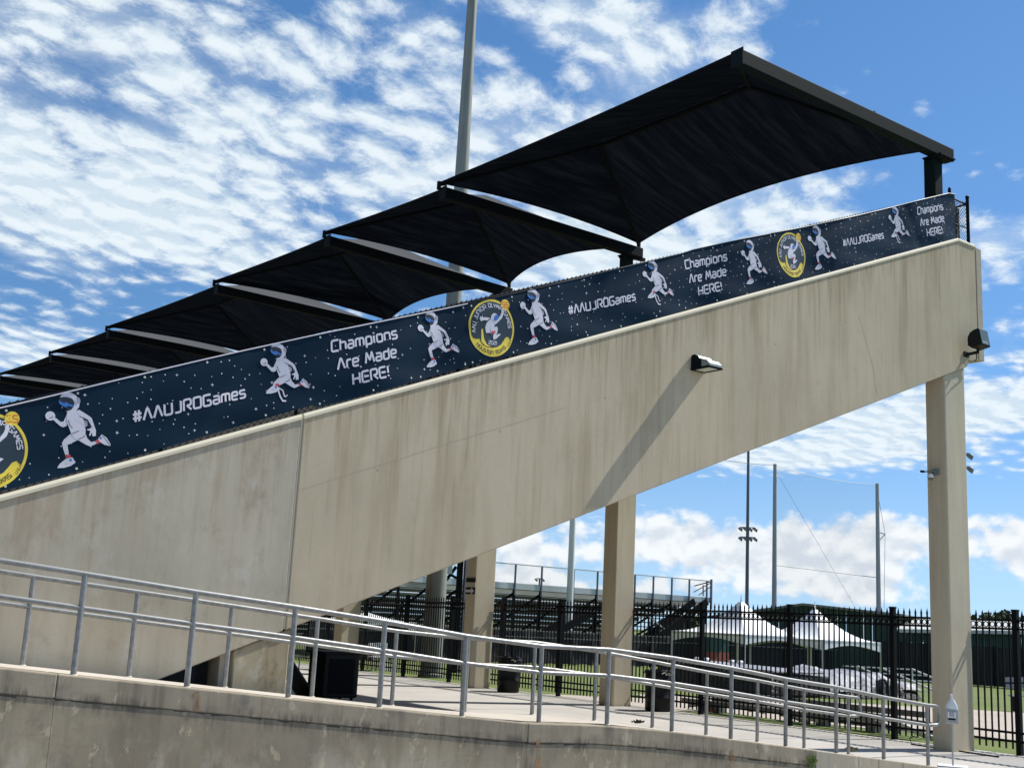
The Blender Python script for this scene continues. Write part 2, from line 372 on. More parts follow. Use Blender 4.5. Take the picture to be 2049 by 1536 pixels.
M_rust = mat('rust_stain', build=rustb)
M_crack = mat('crack_shadow_grime', (.075, .065, .05), .95)
M_clear = mat('clear_plastic_bag', (.70, .74, .74), .2)
M_dgrey = mat('dispenser_grey', (.36, .37, .385), .45)
M_blue = mat('dark_blue_panel', (.012, .02, .036), .5)

# ------------------------------------------------------------------ mesh helpers
class B:
    """collects simple shapes, then links them as one mesh object"""
    def __init__(s): s.v = []; s.f = []; s.smooth = False
    def add(s, vs, fs):
        o = len(s.v); s.v += [tuple(v) for v in vs]; s.f += [tuple(i+o for i in f) for f in fs]; return s
    def box(s, a, b):
        x0, y0, z0 = a; x1, y1, z1 = b
        return s.add([(x0, y0, z0), (x1, y0, z0), (x1, y1, z0), (x0, y1, z0), (x0, y0, z1), (x1, y0, z1), (x1, y1, z1), (x0, y1, z1)],
                     [(0, 3, 2, 1), (4, 5, 6, 7), (0, 1, 5, 4), (1, 2, 6, 5), (2, 3, 7, 6), (3, 0, 4, 7)])
    def prism(s, poly, y0, y1):
        """polygon in (x, z) extruded along y"""
        n = len(poly)
        return s.add([(x, y0, z) for x, z in poly]+[(x, y1, z) for x, z in poly],
                     [tuple(range(n)), tuple(range(2*n-1, n-1, -1))]+[(i, i+n, (i+1) % n+n, (i+1) % n) for i in range(n)])
    def bar(s, p, q, w, h=None, up=(0, 0, 1)):
        h = h or w; p = Vector(p); q = Vector(q); d = (q-p).normalized(); u = Vector(up)
        if abs(d.dot(u)) > .98: u = Vector((0, 1, 0))
        r = d.cross(u).normalized(); u = r.cross(d).normalized(); r = r*w/2; u = u*h/2
        return s.add([p-r-u, p+r-u, p+r+u, p-r+u, q-r-u, q+r-u, q+r+u, q-r+u],
                     [(0, 1, 2, 3), (4, 7, 6, 5), (0, 4, 5, 1), (1, 5, 6, 2), (2, 6, 7, 3), (3, 7, 4, 0)])
    def tube(s, pts, r, n=8, cap=True):
        pts = [Vector(p) for p in pts]; k = len(pts); rr = r if isinstance(r, (list, tuple)) else [r]*k
        o = len(s.v); last = None
        for i, p in enumerate(pts):
            d = (pts[min(i+1, k-1)]-pts[max(i-1, 0)]).normalized()
            if last is None:
                u = Vector((0, 0, 1)) if abs(d.z) < .9 else Vector((1, 0, 0))
            else: u = last
            a = d.cross(u).normalized(); u = a.cross(d).normalized(); last = u
            for j in range(n):
                t = 2*math.pi*j/n; s.v.append(tuple(p+(a*math.cos(t)+u*math.sin(t))*rr[i]))
        for i in range(k-1):
            for j in range(n): s.f.append((o+i*n+j, o+i*n+(j+1) % n, o+(i+1)*n+(j+1) % n, o+(i+1)*n+j))
        if cap: s.f.append(tuple(o+j for j in range(n))[::-1]); s.f.append(tuple(o+(k-1)*n+j for j in range(n)))
        return s
    def lathe(s, prof, c=(0, 0, 0), n=20):
        o = len(s.v); c = Vector(c)
        for r, z in prof:
            for j in range(n): t = 2*math.pi*j/n; s.v.append((c.x+r*math.cos(t), c.y+r*math.sin(t), c.z+z))
        for i in range(len(prof)-1):
            for j in range(n): s.f.append((o+i*n+j, o+i*n+(j+1) % n, o+(i+1)*n+(j+1) % n, o+(i+1)*n+j))
        return s
    def build(s, name, m, parent=None, smooth=False, bevel=0.0, origin=None, label=None, kind=None):
        me = bpy.data.meshes.new(name)
        org = Vector(origin) if origin is not None else Vector((0, 0, 0))
        par_org = Vector((0, 0, 0))
        if parent is not None:
            par_org = Vector(parent.get('_o', (0, 0, 0)))
            org = par_org
        me.from_pydata([tuple(Vector(v)-org) for v in s.v], [], s.f)
        me.materials.append(m); me.update()
        if smooth:
            me.polygons.foreach_set('use_smooth', [True]*len(me.polygons))
            try: me.set_sharp_from_angle(angle=R(40))
            except Exception: pass
        o = bpy.data.objects.new(name, me); COL.objects.link(o)
        if parent is not None: o.parent = parent
        else: o.location = org
        o['_o'] = tuple(org)
        if bevel:
            bv = o.modifiers.new('bevel', 'BEVEL'); bv.width = bevel; bv.segments = 2; bv.limit_method = 'ANGLE'; bv.angle_limit = R(40)
        if label: o['label'] = label
        if kind: o['kind'] = kind
        return o
def thing(name, loc, label, cat, group=None):
    o = bpy.data.objects.new(name, None); COL.objects.link(o); o.empty_display_size = .2
    o.location = loc; o['_o'] = tuple(loc); o['label'] = label; o['category'] = cat
    if group: o['group'] = group
    return o
def tag(o, label, cat, group=None):
    o['label'] = label; o['category'] = cat
    if group: o['group'] = group
    return o
def share(o, name, delta, parent):
    """another piece that shares o's mesh, moved by delta"""
    c = o.copy(); COL.objects.link(c); c.parent = parent; c.name = name
    c.location = Vector(o.location)+Vector(delta); return c

# ================================================================== the setting
def structure(b, name, m, **k):
    o = b.build(name, m, **k); o['kind'] = 'structure'; return o
FX = 19.42                       # line of the picket fence
structure(B().box((FX+.05, -120, -.5), (1500, 1500, -.006)).box((-900, 75, -.5), (FX+.05, 1500, -.006)), 'grass_field', M_grass)
structure(B().box((-60, -60, -.5), (FX+.05, 11.69, -.012)), 'forecourt', M_asph)
structure(B().box((-60, 11.70, -.5), (FX+.05, 75, -.030)), 'slab_bed', M_asph)
# concourse slab: panels with recessed joints
bed = bpy.data.objects.new('concourse_slab', None); COL.objects.link(bed); bed['kind'] = 'structure'; bed['_o'] = (0, 0, 0)
xs = [5.6, 8.6, 11.3, 13.4, 15.4, 17.4, FX+.02]
ys = [11.72, 14.3, 17.2, 20.2, 23.2, 26.2, 29.2, 32.2, 35.2, 38.2, 41.2, 50, 60, 74]
for i in range(len(xs)-1):
    for j in range(len(ys)-1):
        dz = random.uniform(-.003, .003)
        B().box((xs[i]+.007, ys[j]+.007, -.2), (xs[i+1]-.007, ys[j+1]-.007, dz)).build('concrete_panel', M_slab, bed)
B().box((-40, 11.72, -.2), (5.593, 74, 0)).build('concrete_panel', M_slab, bed)
# right-hand apron by the ramp's foot
for (x0, x1, y0, y1) in ((15.62, 17.5, 8.2, 11.69), (17.514, FX+.02, 8.2, 11.69), (15.62, FX+.02, 4.6, 8.186), (12.6, 15.606, 6.6, 10.2)):
    B().box((x0, y0, -.2), (x1, y1, random.uniform(-.004, .0))).build('concrete_panel', M_slab, bed)
# sandy path across the grass, seen through the fence
pa = [onZ(1270, 1418), onZ(1560, 1440), onZ(1960, 1477), onZ(2300, 1512)]; pb = [onZ(1270, 1388), onZ(1560, 1398), onZ(1960, 1420), onZ(2300, 1440)]
b = B(); vs = []
pa = [Vector((21.0, 21.2, 0))]+pa[1:]
for q in pa+pb[::-1]: vs.append((q.x, q.y, .004))
b.add(vs, [tuple(range(len(vs)))]); structure(b, 'path', M_path)
vs = [(FX+.06, 19.6, .003), (22.5, 19.0, .003), (24.5, 21.6, .003), (FX+.06, 24.4, .003)]
structure(B().add(vs, [(0, 1, 2, 3)]), 'bare_soil', M_path)

# ================================================================== side wall of the grandstand
YW = 11.90
def ztop(x): return min(3.93+.401*(x-5.85), 9.22)
def zbot(x): return 1.04+.3935*(x-4.53)
wall = thing('grandstand_side_wall', (5.9, YW, 0), 'tall sloping precast concrete side wall of the grandstand, rising to the right under the banners', 'wall')
o = B().prism([(-3, -.02), (1.9, -.02), (5.868, zbot(5.868)), (5.868, ztop(5.868)), (-3, ztop(-3))], YW, YW+.32).build('wall_panel', M_wall_l, wall, bevel=.012, label='greyer lower wall panel at the left')
B().prism([(5.895, zbot(5.895)), (19.20, 6.80), (19.24, 6.94), (19.585, 6.99), (19.585, 9.22), (19.04, 9.22), (5.895, ztop(5.895))], YW-.006, YW+.32).build('wall_panel', M_wall_r, wall, bevel=.012, label='warm beige upper wall panel with vertical drip stains')
B().prism([(19.625, 7.0), (19.80, 7.01), (19.80, 9.20), (19.625, 9.21)], YW+.0, YW+.30).build('end_strip', M_wall_l, wall, bevel=.008)
B().box((19.56, YW+.05, 7.0), (19.66, YW+.25, 9.19)).build('joint_filler', M_aludark, wall)
B().prism([(5.872, zbot(5.87)+.02), (5.893, zbot(5.89)+.02), (5.893, ztop(5.89)-.02), (5.872, ztop(5.87)-.02)], YW+.012, YW+.2).build('joint_filler', M_cap, wall)
# thin cream lip along the top edge
b = B()
def lip(xa, xb, za, zb_):
    pr = [(YW-.020, -.030), (YW-.020, .002), (YW+.012, .034), (YW+.30, .034), (YW+.30, -.03)]
    n_ = len(pr)
    b.add([(xa, y, za+z) for y, z in pr]+[(xb, y, zb_+z) for y, z in pr], [tuple(range(n_)), tuple(range(2*n_-1, n_-1, -1))]+[(i, i+n_, (i+1) % n_+n_, (i+1) % n_) for i in range(n_)])
lip(-3, 5.868, ztop(-3), ztop(5.868)); lip(5.893, 19.04, ztop(5.893), 9.222); lip(19.0402, 19.585, 9.222, 9.22)
b.build('coping_lip', M_cap, wall)
# hairline crease in the right-hand panel and small tie holes
cr = [onY(x, y, YW-.0075) for x, y in ((1717, 628), (1725, 655), (1738, 700), (1748, 740), (1752, 775), (1755, 790))]
b = B()
for p, q in zip(cr[:-1], cr[1:]):
    b.add([(p.x, p.y, p.z), (p.x+.007, p.y, p.z), (q.x+.007, q.y, q.z), (q.x, q.y, q.z)], [(0, 1, 2, 3)])
b.build('crack', mat('crack_line_stain', (.30, .25, .17), .9), wall)

b = B()
pp = [onY(x_, y_, YW-.0072) for x_, y_ in ((600, 980), (700, 948), (800, 918), (900, 885), (1020, 850), (1130, 815))]
for p, q in zip(pp[:-1], pp[1:]): b.add([(p.x, p.y, p.z-.004), (q.x, q.y, q.z-.004), (q.x, q.y, q.z+.003), (p.x, p.y, p.z+.003)], [(0, 1, 2, 3)])
b.build('form_line', mat('form_line_stain', (.43, .365, .25), .9), wall)
th_b = 0
for i_ in range(7):
    for dz_h in (.9, 2.3):
        x_ = 6.9+i_*1.75; z_ = ztop(x_)-dz_h
        if z_ < zbot(x_)+.3: continue
        B().add([(x_+.013*math.cos(a*1.047), YW-.0075, z_+.013*math.sin(a*1.047)) for a in range(6)], [tuple(range(6))]).build('tie_hole', MATS['crack_line_stain'], wall)
# the raked seating deck behind it: steps above, ribbed soffit below
stand = thing('grandstand', (12, 40, 0), 'raked concrete seating deck of the grandstand, dark underneath, behind the side wall', 'grandstand')
b = B(); n = 34; x0 = 2.4
prof = []
for i in range(n):
    xa = x0+i*.5; prof += [(xa, zbot(xa)+1.15), (xa+.5, zbot(xa)+1.15)]
prof += [(19.38, 8.9), (19.38, 7.0), (19.17, 6.95)]+[(x0, zbot(x0)+.35)]
B().prism(prof, YW+.34, 66).build('seating_deck', M_ped, stand)
B().box((19.4, YW+.34, 6.98), (19.80, 66, 9.18)).build('rear_parapet', M_wall_r, stand)
B().box((1.2, YW+.35, 0), (2.9, 66, 1.0)).build('front_kerb', M_ped, stand)
b = B()
for y in (12.6, 21.5, 27.0, 32.8, 39, 45, 51, 57): b.prism([(3.0, .35), (19.1, 6.72), (19.1, 7.1), (3.0, .8)], y, y+.35)
b.build('raker_beam', M_ped, stand, kind='stuff')

B().prism([(-3, ztop(-3)-.3), (7.5, ztop(7.5)-.3), (7.5, ztop(7.5)+.26), (-3, ztop(-3)+.26)], YW+.42, YW+.56).build('stair_kerb', M_aludark, stand)
B().prism([(7.52, ztop(7.52)-.3), (19.0, ztop(19)-.3), (19.0, ztop(19)+.24), (7.52, ztop(7.52)+.24)], YW+.42, YW+.50).build('kick_board', M_wind, stand)
B().box((1.9, YW+.38, 0), (5.2, YW+.42, 1.9)).build('void_shade_sheet', M_wind, stand)  # black sheet added to stand in for the deep shade under the stand
# pedestal carrying the low end of the wall
ped = thing('concrete_pedestal', (5.6, 12.2, 0), 'stained concrete pedestal block under the wall joint, beside the dark opening', 'pedestal')
B().prism([(5.33, -.02), (5.98, -.02), (5.98, zbot(5.98)-.01), (5.33, zbot(5.33)-.01)], YW+.03, YW+.95).build('block', M_ped, ped, bevel=.02)
B().prism([(5.22, -.02), (5.325, -.02), (5.325, zbot(5.325)-.02), (5.22, zbot(5.22)-.02)], YW+.12, YW+.9).build('side_pier', M_wall_l, ped)

def lerp_(a, b, t): return a+(b-a)*t
# columns
def column(y0, x0, x1, dy, label, sub):
    t = thing('concrete_column', ((x0+x1)/2, y0+dy/2, 0), label, 'column', 'concrete columns under the grandstand')
    zt = lambda x: (zbot(x) if x < 19.2 else 6.9)
    B().prism([(x0, -.02), (x1, -.02), (x1, min(zt(x1), 6.9)+(.05 if y0 > 12.5 else -.012)), (x0, zt(x0)+(.05 if y0 > 12.5 else -.012))], y0, y0+dy).build('shaft', M_col, t, bevel=.022)
    b = B(); rr = random.Random(int(y0)); P4 = [(x0, y0), (x1, y0), (x1, y0+dy), (x0, y0+dy)]
    for k in range(4):
        (ax, ay), (bx, by) = P4[k], P4[(k+1) % 4]; m = 8; nx_, ny_ = (by-ay), -(bx-ax); ln = math.hypot(nx_, ny_); nx_, ny_ = nx_/ln*.028, ny_/ln*.028
        for j in range(m):
            u0, u1 = j/m, (j+1)/m; f0, f1 = rr.uniform(.4, 1.6), rr.uniform(.4, 1.6)
            b.add([(lerp_(ax, bx, u0), lerp_(ay, by, u0), .0055), (lerp_(ax, bx, u1), lerp_(ay, by, u1), .0055), (lerp_(ax, bx, u1)+nx_*f1, lerp_(ay, by, u1)+ny_*f1, .005), (lerp_(ax, bx, u0)+nx_*f0, lerp_(ay, by, u0)+ny_*f0, .005)], [(0, 3, 2, 1)])
    b.build('base_sealant', M_crack, t)
    return t
colA = column(YW+.03, 18.53, 19.17, .40, 'rightmost, nearest concrete column standing on the slab under the high end of the wall, with a camera on it', 0)
colB = column(20.80, 18.70, 19.30, .46, 'second concrete column from the right, standing just left of a black barrel', 0)
colC = column(26.30, 18.55, 19.22, .44, 'third concrete column from the right, carrying a black arrow sign', 0)
colD = column(33.6, 18.6, 19.25, .5, 'leftmost visible concrete column, short in view under the low part of the wall', 0)
colA.children[0].data.materials[0] = M_col

# ================================================================== retaining wall and ramp
YF, YR = 10.47, 11.66
COP = [(-4, 1.62), (-.5, 1.49), (2.59, 1.215), (4.04, 1.085), (5.86, .92), (7.07, .81), (8.2, .715), (9.39, .685), (10.7, .565), (12.88, .335), (14.68, .145), (15.60, .045)]
def zc(x):
    for (xa, za), (xb, zb) in zip(COP[:-1], COP[1:]):
        if x <= xb: return za+(zb-za)*(x-xa)/(xb-xa)
    return COP[-1][1]
ret = thing('retaining_wall', (8, 10.3, 0), 'low weathered concrete retaining wall edging the ramp in the foreground', 'retaining wall')
def cut(x0, x1, lo, hi, step=.8):
    n = max(1, int((x1-x0)/step)); X = [x0+(x1-x0)*i/n for i in range(n+1)]
    return [(x, lo(x)) for x in X]+[(x, hi(x)) for x in X[::-1]]
js = [-4, 3.05, 8.06, 12.86]
for i in range(len(js)-1):
    a, c2 = js[i]+.0015, js[i+1]-.0015
    B().prism(cut(a, c2, lambda x: -.1, lambda x: zc(x)-.205), 10.30, 10.62).build('wall_panel', M_ret, ret)
    B().prism(cut(a, c2, lambda x: zc(x)-.20, zc), 10.290, 10.62).build('coping_block', M_cop, ret, bevel=.012)
for a, c2 in ((12.868, 13.76), (13.768, 14.20), (14.208, 14.75), (14.758, 15.6)):
    B().prism(cut(a, c2, lambda x: -.1, zc), 10.294, 10.62).build('end_block', M_ret2, ret, bevel=.01)
# the crack line below the coping: an uneven dark groove of grime
b = B(); x = -3.0
while x < 12.7:
    x2 = x+random.uniform(.05, .22)
    if random.random() < .8:
        za = zc(x)-.203+random.uniform(-.010, .010); zb_ = zc(x2)-.203+random.uniform(-.010, .010); th = random.uniform(.004, .013)
        b.add([(x, 10.2990, za-th), (x2, 10.2990, zb_-th), (x2, 10.2990, zb_+th), (x, 10.2990, za+th)], [(0, 1, 2, 3)])
    x = x2
b.build('crack', M_crack, ret, kind='stuff')
def stain(xs_, ys_, name='rust_stain', m=M_rust):
    vs = []
    for x, y in zip(xs_, ys_): q = onY(x, y, 10.2865); vs.append(tuple(q))
    return B().add(vs, [tuple(range(len(vs)))]).build(name, m, ret)
ramp = bpy.data.objects.new('ramp', None); COL.objects.link(ramp); ramp['kind'] = 'structure'; ramp['_o'] = (0, 0, 0)
rj = [-4, 2.0, 5.0, 7.6, 9.4, 11.5, 13.6, 15.6]
for a, c2 in zip(rj[:-1], rj[1:]):
    B().prism(cut(a+.003, c2-.003, lambda x: -.05, lambda x: zc(x)-.004), 10.625, 11.70).build('ramp_slab', M_ramp, ramp)

# handrails
def z5(x, y): return (x/2.927+700, y/2.927+1020)
def z7(x, y): return (x/2.927, y/2.927+1080)
def z6(x, y): return (x/2.931+1350, y/2.931+1180)
FRONT = [((-60, 1322), (-30, 1116)), ((145.2, 1346.5), (172.5, 1148)), ((371.7, 1370.4), (394.6, 1184)), ((575, 1391), (593, 1214)), ((757, 1412), (772, 1243)), ((923, 1431), (934, 1272)), ((1078, 1447), (1084, 1292)), ((1214, 1450), (1219, 1299)), ((1343, 1463), (1348, 1316)), ((1461, 1478), (1465, 1336)), ((1571, 1491), (1573, 1358)), ((1673, 1504), (1673, 1374)), ((1766, 1517), (1769, 1394)), ((1853, 1527), (1859, 1410))]
REAR = [((-150, 1310), (-130, 1122)), (z7(130, 735), z7(197, 213)), (z7(748, 803), z7(812, 303)), (z7(1313, 860), z7(1362, 385)), (z7(1825, 915), z7(1862, 460)), (z5(243, 1143), z5(276, 708)), (z5(675, 1185), z5(690, 752)), (z5(1065, 1195), z5(1087, 775)), (z5(1433, 1235), z5(1443, 825)), (z5(1770, 1277), z5(1781, 888)), (z6(183, 850), z6(190, 480)), (z6(484, 888), z6(486, 530)), (z6(757, 925), z6(760, 583)), (z6(1018, 953), z6(1018, 625))]
def handrail(data, Y, label, rp=.0265):
    t = thing('handrail', (9, Y, 0), label, 'handrail', 'handrails along the ramp')
    tops, mids = [], []
    for bs, tp in data:
        zt = onY(*tp, Y); zb = onY(*bs, Y); x = zt.x*.5+zb.x*.5
        zg = zc(x)-.01; tops.append(Vector((x, Y, zt.z))); mids.append(Vector((x, Y, zt.z-.345*(zt.z-zb.z))))
        B().tube([(x, Y, zg), (x, Y, zt.z-.005)], rp, 12).build('post', M_galv, t, smooth=True)
        B().lathe([(.001, .008), (.032, .007), (.036, 0)], (x, Y, zg+.008), 10).build('post_flange', M_cap, t)
    e = tops[-1]; m_ = mids[-1]; ex = .30
    loop = [e+Vector((ex*.3, 0, -.004))]
    r = .10; zt, zm = e.z-.012, m_.z+.0
    for k in range(0, 7):
        a = k/6*math.pi/2; loop.append(Vector((e.x+ex-r+r*math.sin(a), Y, zt-r+r*math.cos(a))))
    for k in range(0, 7):
        a = k/6*math.pi/2; loop.append(Vector((e.x+ex-r+r*math.cos(a), Y, zm+r-r*math.sin(a))))
    loop.append(Vector((m_.x+ex*.25, Y, zm)))
    def soft(pts):
        out = [pts[0]]
        for a, b_, c_ in zip(pts[:-2], pts[1:-1], pts[2:]):
            out += [b_+(a-b_).normalized()*.10, b_, b_+(c_-b_).normalized()*.10]
        return out+[pts[-1]]
    B().tube(soft(tops)+loop[:1], rp*.98, 12).build('top_rail', M_galv, t, smooth=True)
    B().tube(loop, rp*.98, 12).build('end_loop', M_galv, t, smooth=True)
    for a, b_ in zip(mids[:-1], mids[1:]):
        B().tube([a, b_], rp*.9, 10).build('mid_rail', M_galv, t, smooth=True)
    B().tube([mids[-1], loop[-1]], rp*.9, 10).build('mid_rail', M_galv, t, smooth=True)
    return t
handrail(FRONT, YF, 'front galvanized pipe handrail fixed along the near edge of the ramp')
handrail(REAR, YR, 'rear galvanized pipe handrail along the far edge of the ramp, partly behind the front one', .0245)
stain([1072, 1082, 1080, 1084, 1079, 1077, 1072, 1074], [1478, 1478, 1500, 1536, 1560, 1560, 1530, 1500])
stain([386, 396, 402, 400, 394, 386, 384], [1385, 1382, 1392, 1415, 1422, 1420, 1400])
stain([1459, 1468, 1472, 1469, 1462], [1498, 1500, 1520, 1530, 1518], 'rust_stain')

# ================================================================== banners and their fence
YB = 11.96
def slopez(x): return ztop(x)
def wav(x, z):
    h = z-ztop(x)
    a = .010*math.sin(x*2.3+z*1.1)+.006*math.sin(x*6.1-z*2.0)+.014*math.sin(x*.9+1.0)
    a += .012*math.sin((x*1.0+z*2.4)*2.2)*math.exp(-((h-.15)/.18)**2)+.010*math.sin((x*1.4-z*2.0)*2.6)*math.exp(-((h-.8)/.2)**2)
    for fx, s in ((18.9, 1), (17.75, -.6), (8.03, 1), (7.75, 1), (13.6, 1), (4.9, .6), (10.3, .5), (15.6, .6)):
        a += .012*s*math.exp(-(((x-fx)-(h-.45)*.9*s)/.09)**2)
    return a*1.5
def on_banner(x, z, lift): return (x, YB-wav(x, z)-lift, z)
def gap(x):  # gap between wall and lower hem shrinks towards the right
    return .095+.022*math.sin(x*1.3) if x < 6 else max(.03, .09-.007*(x-6))+.015*math.sin(x*1.7)
def top_h(x): return .90-.02*math.sin(x*.9)+(.02 if x > 12 else 0)
def tri_strip(pts, width, closed=False):
    """mitred ribbon in the (x, z) plane"""
    n = len(pts); L, Rr = [], []
    for i in range(n):
        p = Vector(pts[i])
        if closed: a = Vector(pts[(i-1) % n]); c_ = Vector(pts[(i+1) % n])
        else: a = Vector(pts[max(i-1, 0)]); c_ = Vector(pts[min(i+1, n-1)])
        d1 = (p-a).normalized() if (p-a).length > 1e-9 else None
        d2 = (c_-p).normalized() if (c_-p).length > 1e-9 else None
        if d1 is None: d1 = d2
        if d2 is None: d2 = d1
        t = (d1+d2)
        if t.length < 1e-6: t = d1.copy()
        t.normalize(); nn = Vector((-t.y, t.x)); m = 1/max(.5, nn.dot(Vector((-d1.y, d1.x))))
        wd = width[i] if isinstance(width, (list, tuple)) else width
        L.append(p+nn*wd/2*m); Rr.append(p-nn*wd/2*m)
    q = []
    for i in range(n-1 if not closed else n):
        j = (i+1) % n; q.append((L[i], L[j], Rr[j], Rr[i]))
    return q
def fillet(pts, r, k=4):
    if r <= 0 or len(pts) < 3: return pts
    out = [pts[0]]
    for a, p, c_ in zip(pts[:-2], pts[1:-1], pts[2:]):
        a, p, c_ = Vector(a), Vector(p), Vector(c_)
        ra = min(r, (a-p).length*.48, (c_-p).length*.48)
        s = p+(a-p).normalized()*ra; e = p+(c_-p).normalized()*ra
        for i in range(k+1):
            t = i/k; out.append(tuple(s*(1-t)**2+p*2*t*(1-t)+e*t*t))
    out.append(pts[-1]); return out
# rounded stroke lettering; cap height 6, x height 4.4; (advance, strokes)
GL = {
 '#': (5.6, [[(1.6, 0), (1.6, 6)], [(3.6, 0), (3.6, 6)], [(.2, 1.9), (5.0, 1.9)], [(.2, 4.1), (5.0, 4.1)]]),
 'A': (5.6, [[(.2, 0), (2.2, 5.9), (2.8, 5.9), (4.8, 0)]]),
 'U': (5.6, [[(.4, 6), (.4, 0), (4.6, 0), (4.6, 6)]]),
 'J': (5.0, [[(.5, 0), (3.9, 0), (3.9, 6)]]),
 'R': (5.6, [[(.4, 0), (.4, 6), (4.6, 6), (4.6, 2.7), (2.1, 2.7), (4.8, 0)]]),
 'O': (5.8, [[(2.6, 6), (.4, 6), (.4, 0), (4.8, 0), (4.8, 6), (2.55, 6)]]),
 'G': (5.6, [[(4.8, 6), (.3, 6), (.3, 0), (4.7, 0), (4.7, 2.9), (2.4, 2.9)]]),
 'C': (5.3, [[(4.8, 6), (.3, 6), (.3, 0), (4.8, 0)]]),
 'M': (6.6, [[(.2, 0), (1.3, 6), (3.0, 1.4), (4.7, 6), (5.8, 0)]]),
 'H': (5.6, [[(.4, 0), (.4, 6)], [(4.6, 0), (4.6, 6)], [(.9, 3), (4.2, 3)]]),
 'E': (5.2, [[(4.6, 6), (.3, 6), (.3, 0), (4.6, 0)], [(1.5, 3), (4.4, 3)]]),
 'N': (5.7, [[(.4, 0), (.4, 6), (4.6, 6), (4.6, 0)]]),
 'I': (1.9, [[(.6, 0), (.6, 6)]]),
 'L': (4.8, [[(.4, 6), (.4, 0), (4.4, 0)]]),
 'Y': (5.4, [[(.4, 6), (.4, 3), (4.5, 3), (4.5, 6)], [(2.45, 2.6), (2.45, 0)]]),
 'P': (5.3, [[(.4, 0), (.4, 6), (4.5, 6), (4.5, 2.5), (1.2, 2.5)]]),
 'S': (5.2, [[(4.6, 6), (.4, 6), (.4, 3), (4.5, 3), (4.5, 0), (.2, 0)]]),
 'T': (5.0, [[(0, 6), (4.8, 6)], [(2.4, 5.5), (2.4, 0)]]),
 'X': (5.2, [[(.2, 0), (4.6, 6)], [(.2, 6), (2.1, 3.4)], [(2.7, 2.6), (4.6, 0)]]),
 '2': (5.0, [[(.3, 6), (4.4, 6), (4.4, 3), (.4, 3), (.4, 0), (4.5, 0)]]),
 '0': (5.3, [[(2.3, 6), (.4, 6), (.4, 0), (4.4, 0), (4.4, 6), (2.3, 6)]]),
 '1': (2.6, [[(.2, 6), (1.3, 6), (1.3, 0)]]),
 '5': (5.0, [[(4.4, 6), (.4, 6), (.4, 3.1), (4.4, 3.1), (4.4, 0), (.3, 0)]]),
 '.': (1.6, [[(.5, 0), (.5, .9)]]),
 '!': (2.0, [[(.7, 2.1), (.7, 6)], [(.7, 0), (.7, .9)]]),
 ' ': (3.0, []),
 'a': (4.9, [[(.6, 4.3), (4.0, 4.3), (4.0, 0)], [(3.4, 2.3), (.4, 2.3), (.4, 0), (3.4, 0)]]),
 'm': (6.6, [[(.4, 0), (.4, 4.3), (5.6, 4.3), (5.6, 0)], [(3.0, 3.7), (3.0, 0)]]),
 'e': (4.8, [[(3.9, 0), (.4, 0), (.4, 4.3), (3.9, 4.3), (3.9, 2.2), (1.0, 2.2)]]),
 's': (4.5, [[(3.8, 4.3), (.4, 4.3), (.4, 2.2), (3.7, 2.2), (3.7, 0), (.2, 0)]]),
 'h': (4.9, [[(.4, 6), (.4, 0)], [(.9, 4.2), (4.0, 4.2), (4.0, 0)]]),
 'p': (4.9, [[(.4, -1.8), (.4, 4.3), (4.0, 4.3), (4.0, 0), (.9, 0)]]),
 'i': (1.9, [[(.6, 0), (.6, 4.3)], [(.6, 5.3), (.6, 6.1)]]),
 'o': (4.9, [[(2.1, 4.3), (.4, 4.3), (.4, 0), (4.0, 0), (4.0, 4.3), (2.1, 4.3)]]),
 'n': (4.9, [[(.4, 0), (.4, 4.3), (4.0, 4.3), (4.0, 0)]]),
 'r': (3.6, [[(.4, 0), (.4, 4.3), (3.2, 4.3)]]),
 'd': (4.9, [[(4.0, 6), (4.0, 0), (.4, 0), (.4, 4.3), (3.5, 4.3)]]),
}
class Print:
    """flat print carried on the banner skin: quads and polygons in the banner plane"""
    def __init__(s, lift): s.b = B(); s.lift = lift; s.k = 0
    def poly(s, pts, extra=0.0):
        s.k += 1
        l = s.lift+extra+(s.k % 9)*.00025
        xs_ = [p[0] for p in pts]; zs_ = [p[1] for p in pts]; C = .045
        if max(xs_)-min(xs_) < C and max(zs_)-min(zs_) < C:
            s.b.add([on_banner(x, z, l) for x, z in pts], [tuple(range(len(pts)))]); return
        bm = bmesh.new(); bm.faces.new([bm.verts.new((x, 0, z)) for x, z in pts])
        bmesh.ops.triangulate(bm, faces=bm.faces[:])
        for ax, lo, hi in ((0, min(xs_), max(xs_)), (2, min(zs_), max(zs_))):
            c = lo+C
            while c < hi:
                co = [0, 0, 0]; no = [0, 0, 0]; co[ax] = c; no[ax] = 1
                bmesh.ops.bisect_plane(bm, geom=bm.verts[:]+bm.edges[:]+bm.faces[:], plane_co=co, plane_no=no); c += C
        bm.verts.index_update()
        s.b.add([on_banner(v.co.x, v.co.z, l) for v in bm.verts], [tuple(v.index for v in f.verts) for f in bm.faces]); bm.free()
    def stroke(s, pts, wd, closed=False, extra=0.0):
        s.k += 1; l = s.lift+extra+(s.k % 9)*.00025
        for q in tri_strip(pts, wd, closed): s.b.add([on_banner(v.x, v.y, l) for v in q], [(0, 1, 2, 3)])
def text_to(pr, txt, fn, unit, wd=.95, rad=1.1, track=.25):
    x = 0
    for ch in txt:
        adv, st = GL[ch]
        for s_ in st:
            pts = fillet(s_, rad if ch not in 'AM' else .7)
            fine = []
            for a, c_ in zip(pts[:-1], pts[1:]):
                fine.append(a)
            fine.append(pts[-1])
            pr.stroke([fn(x+px, py) for px, py in fine], wd*unit)
        x += adv+track
    return x
def text_len(txt, track=.25): return sum(GL[c_][0]+track for c_ in txt)

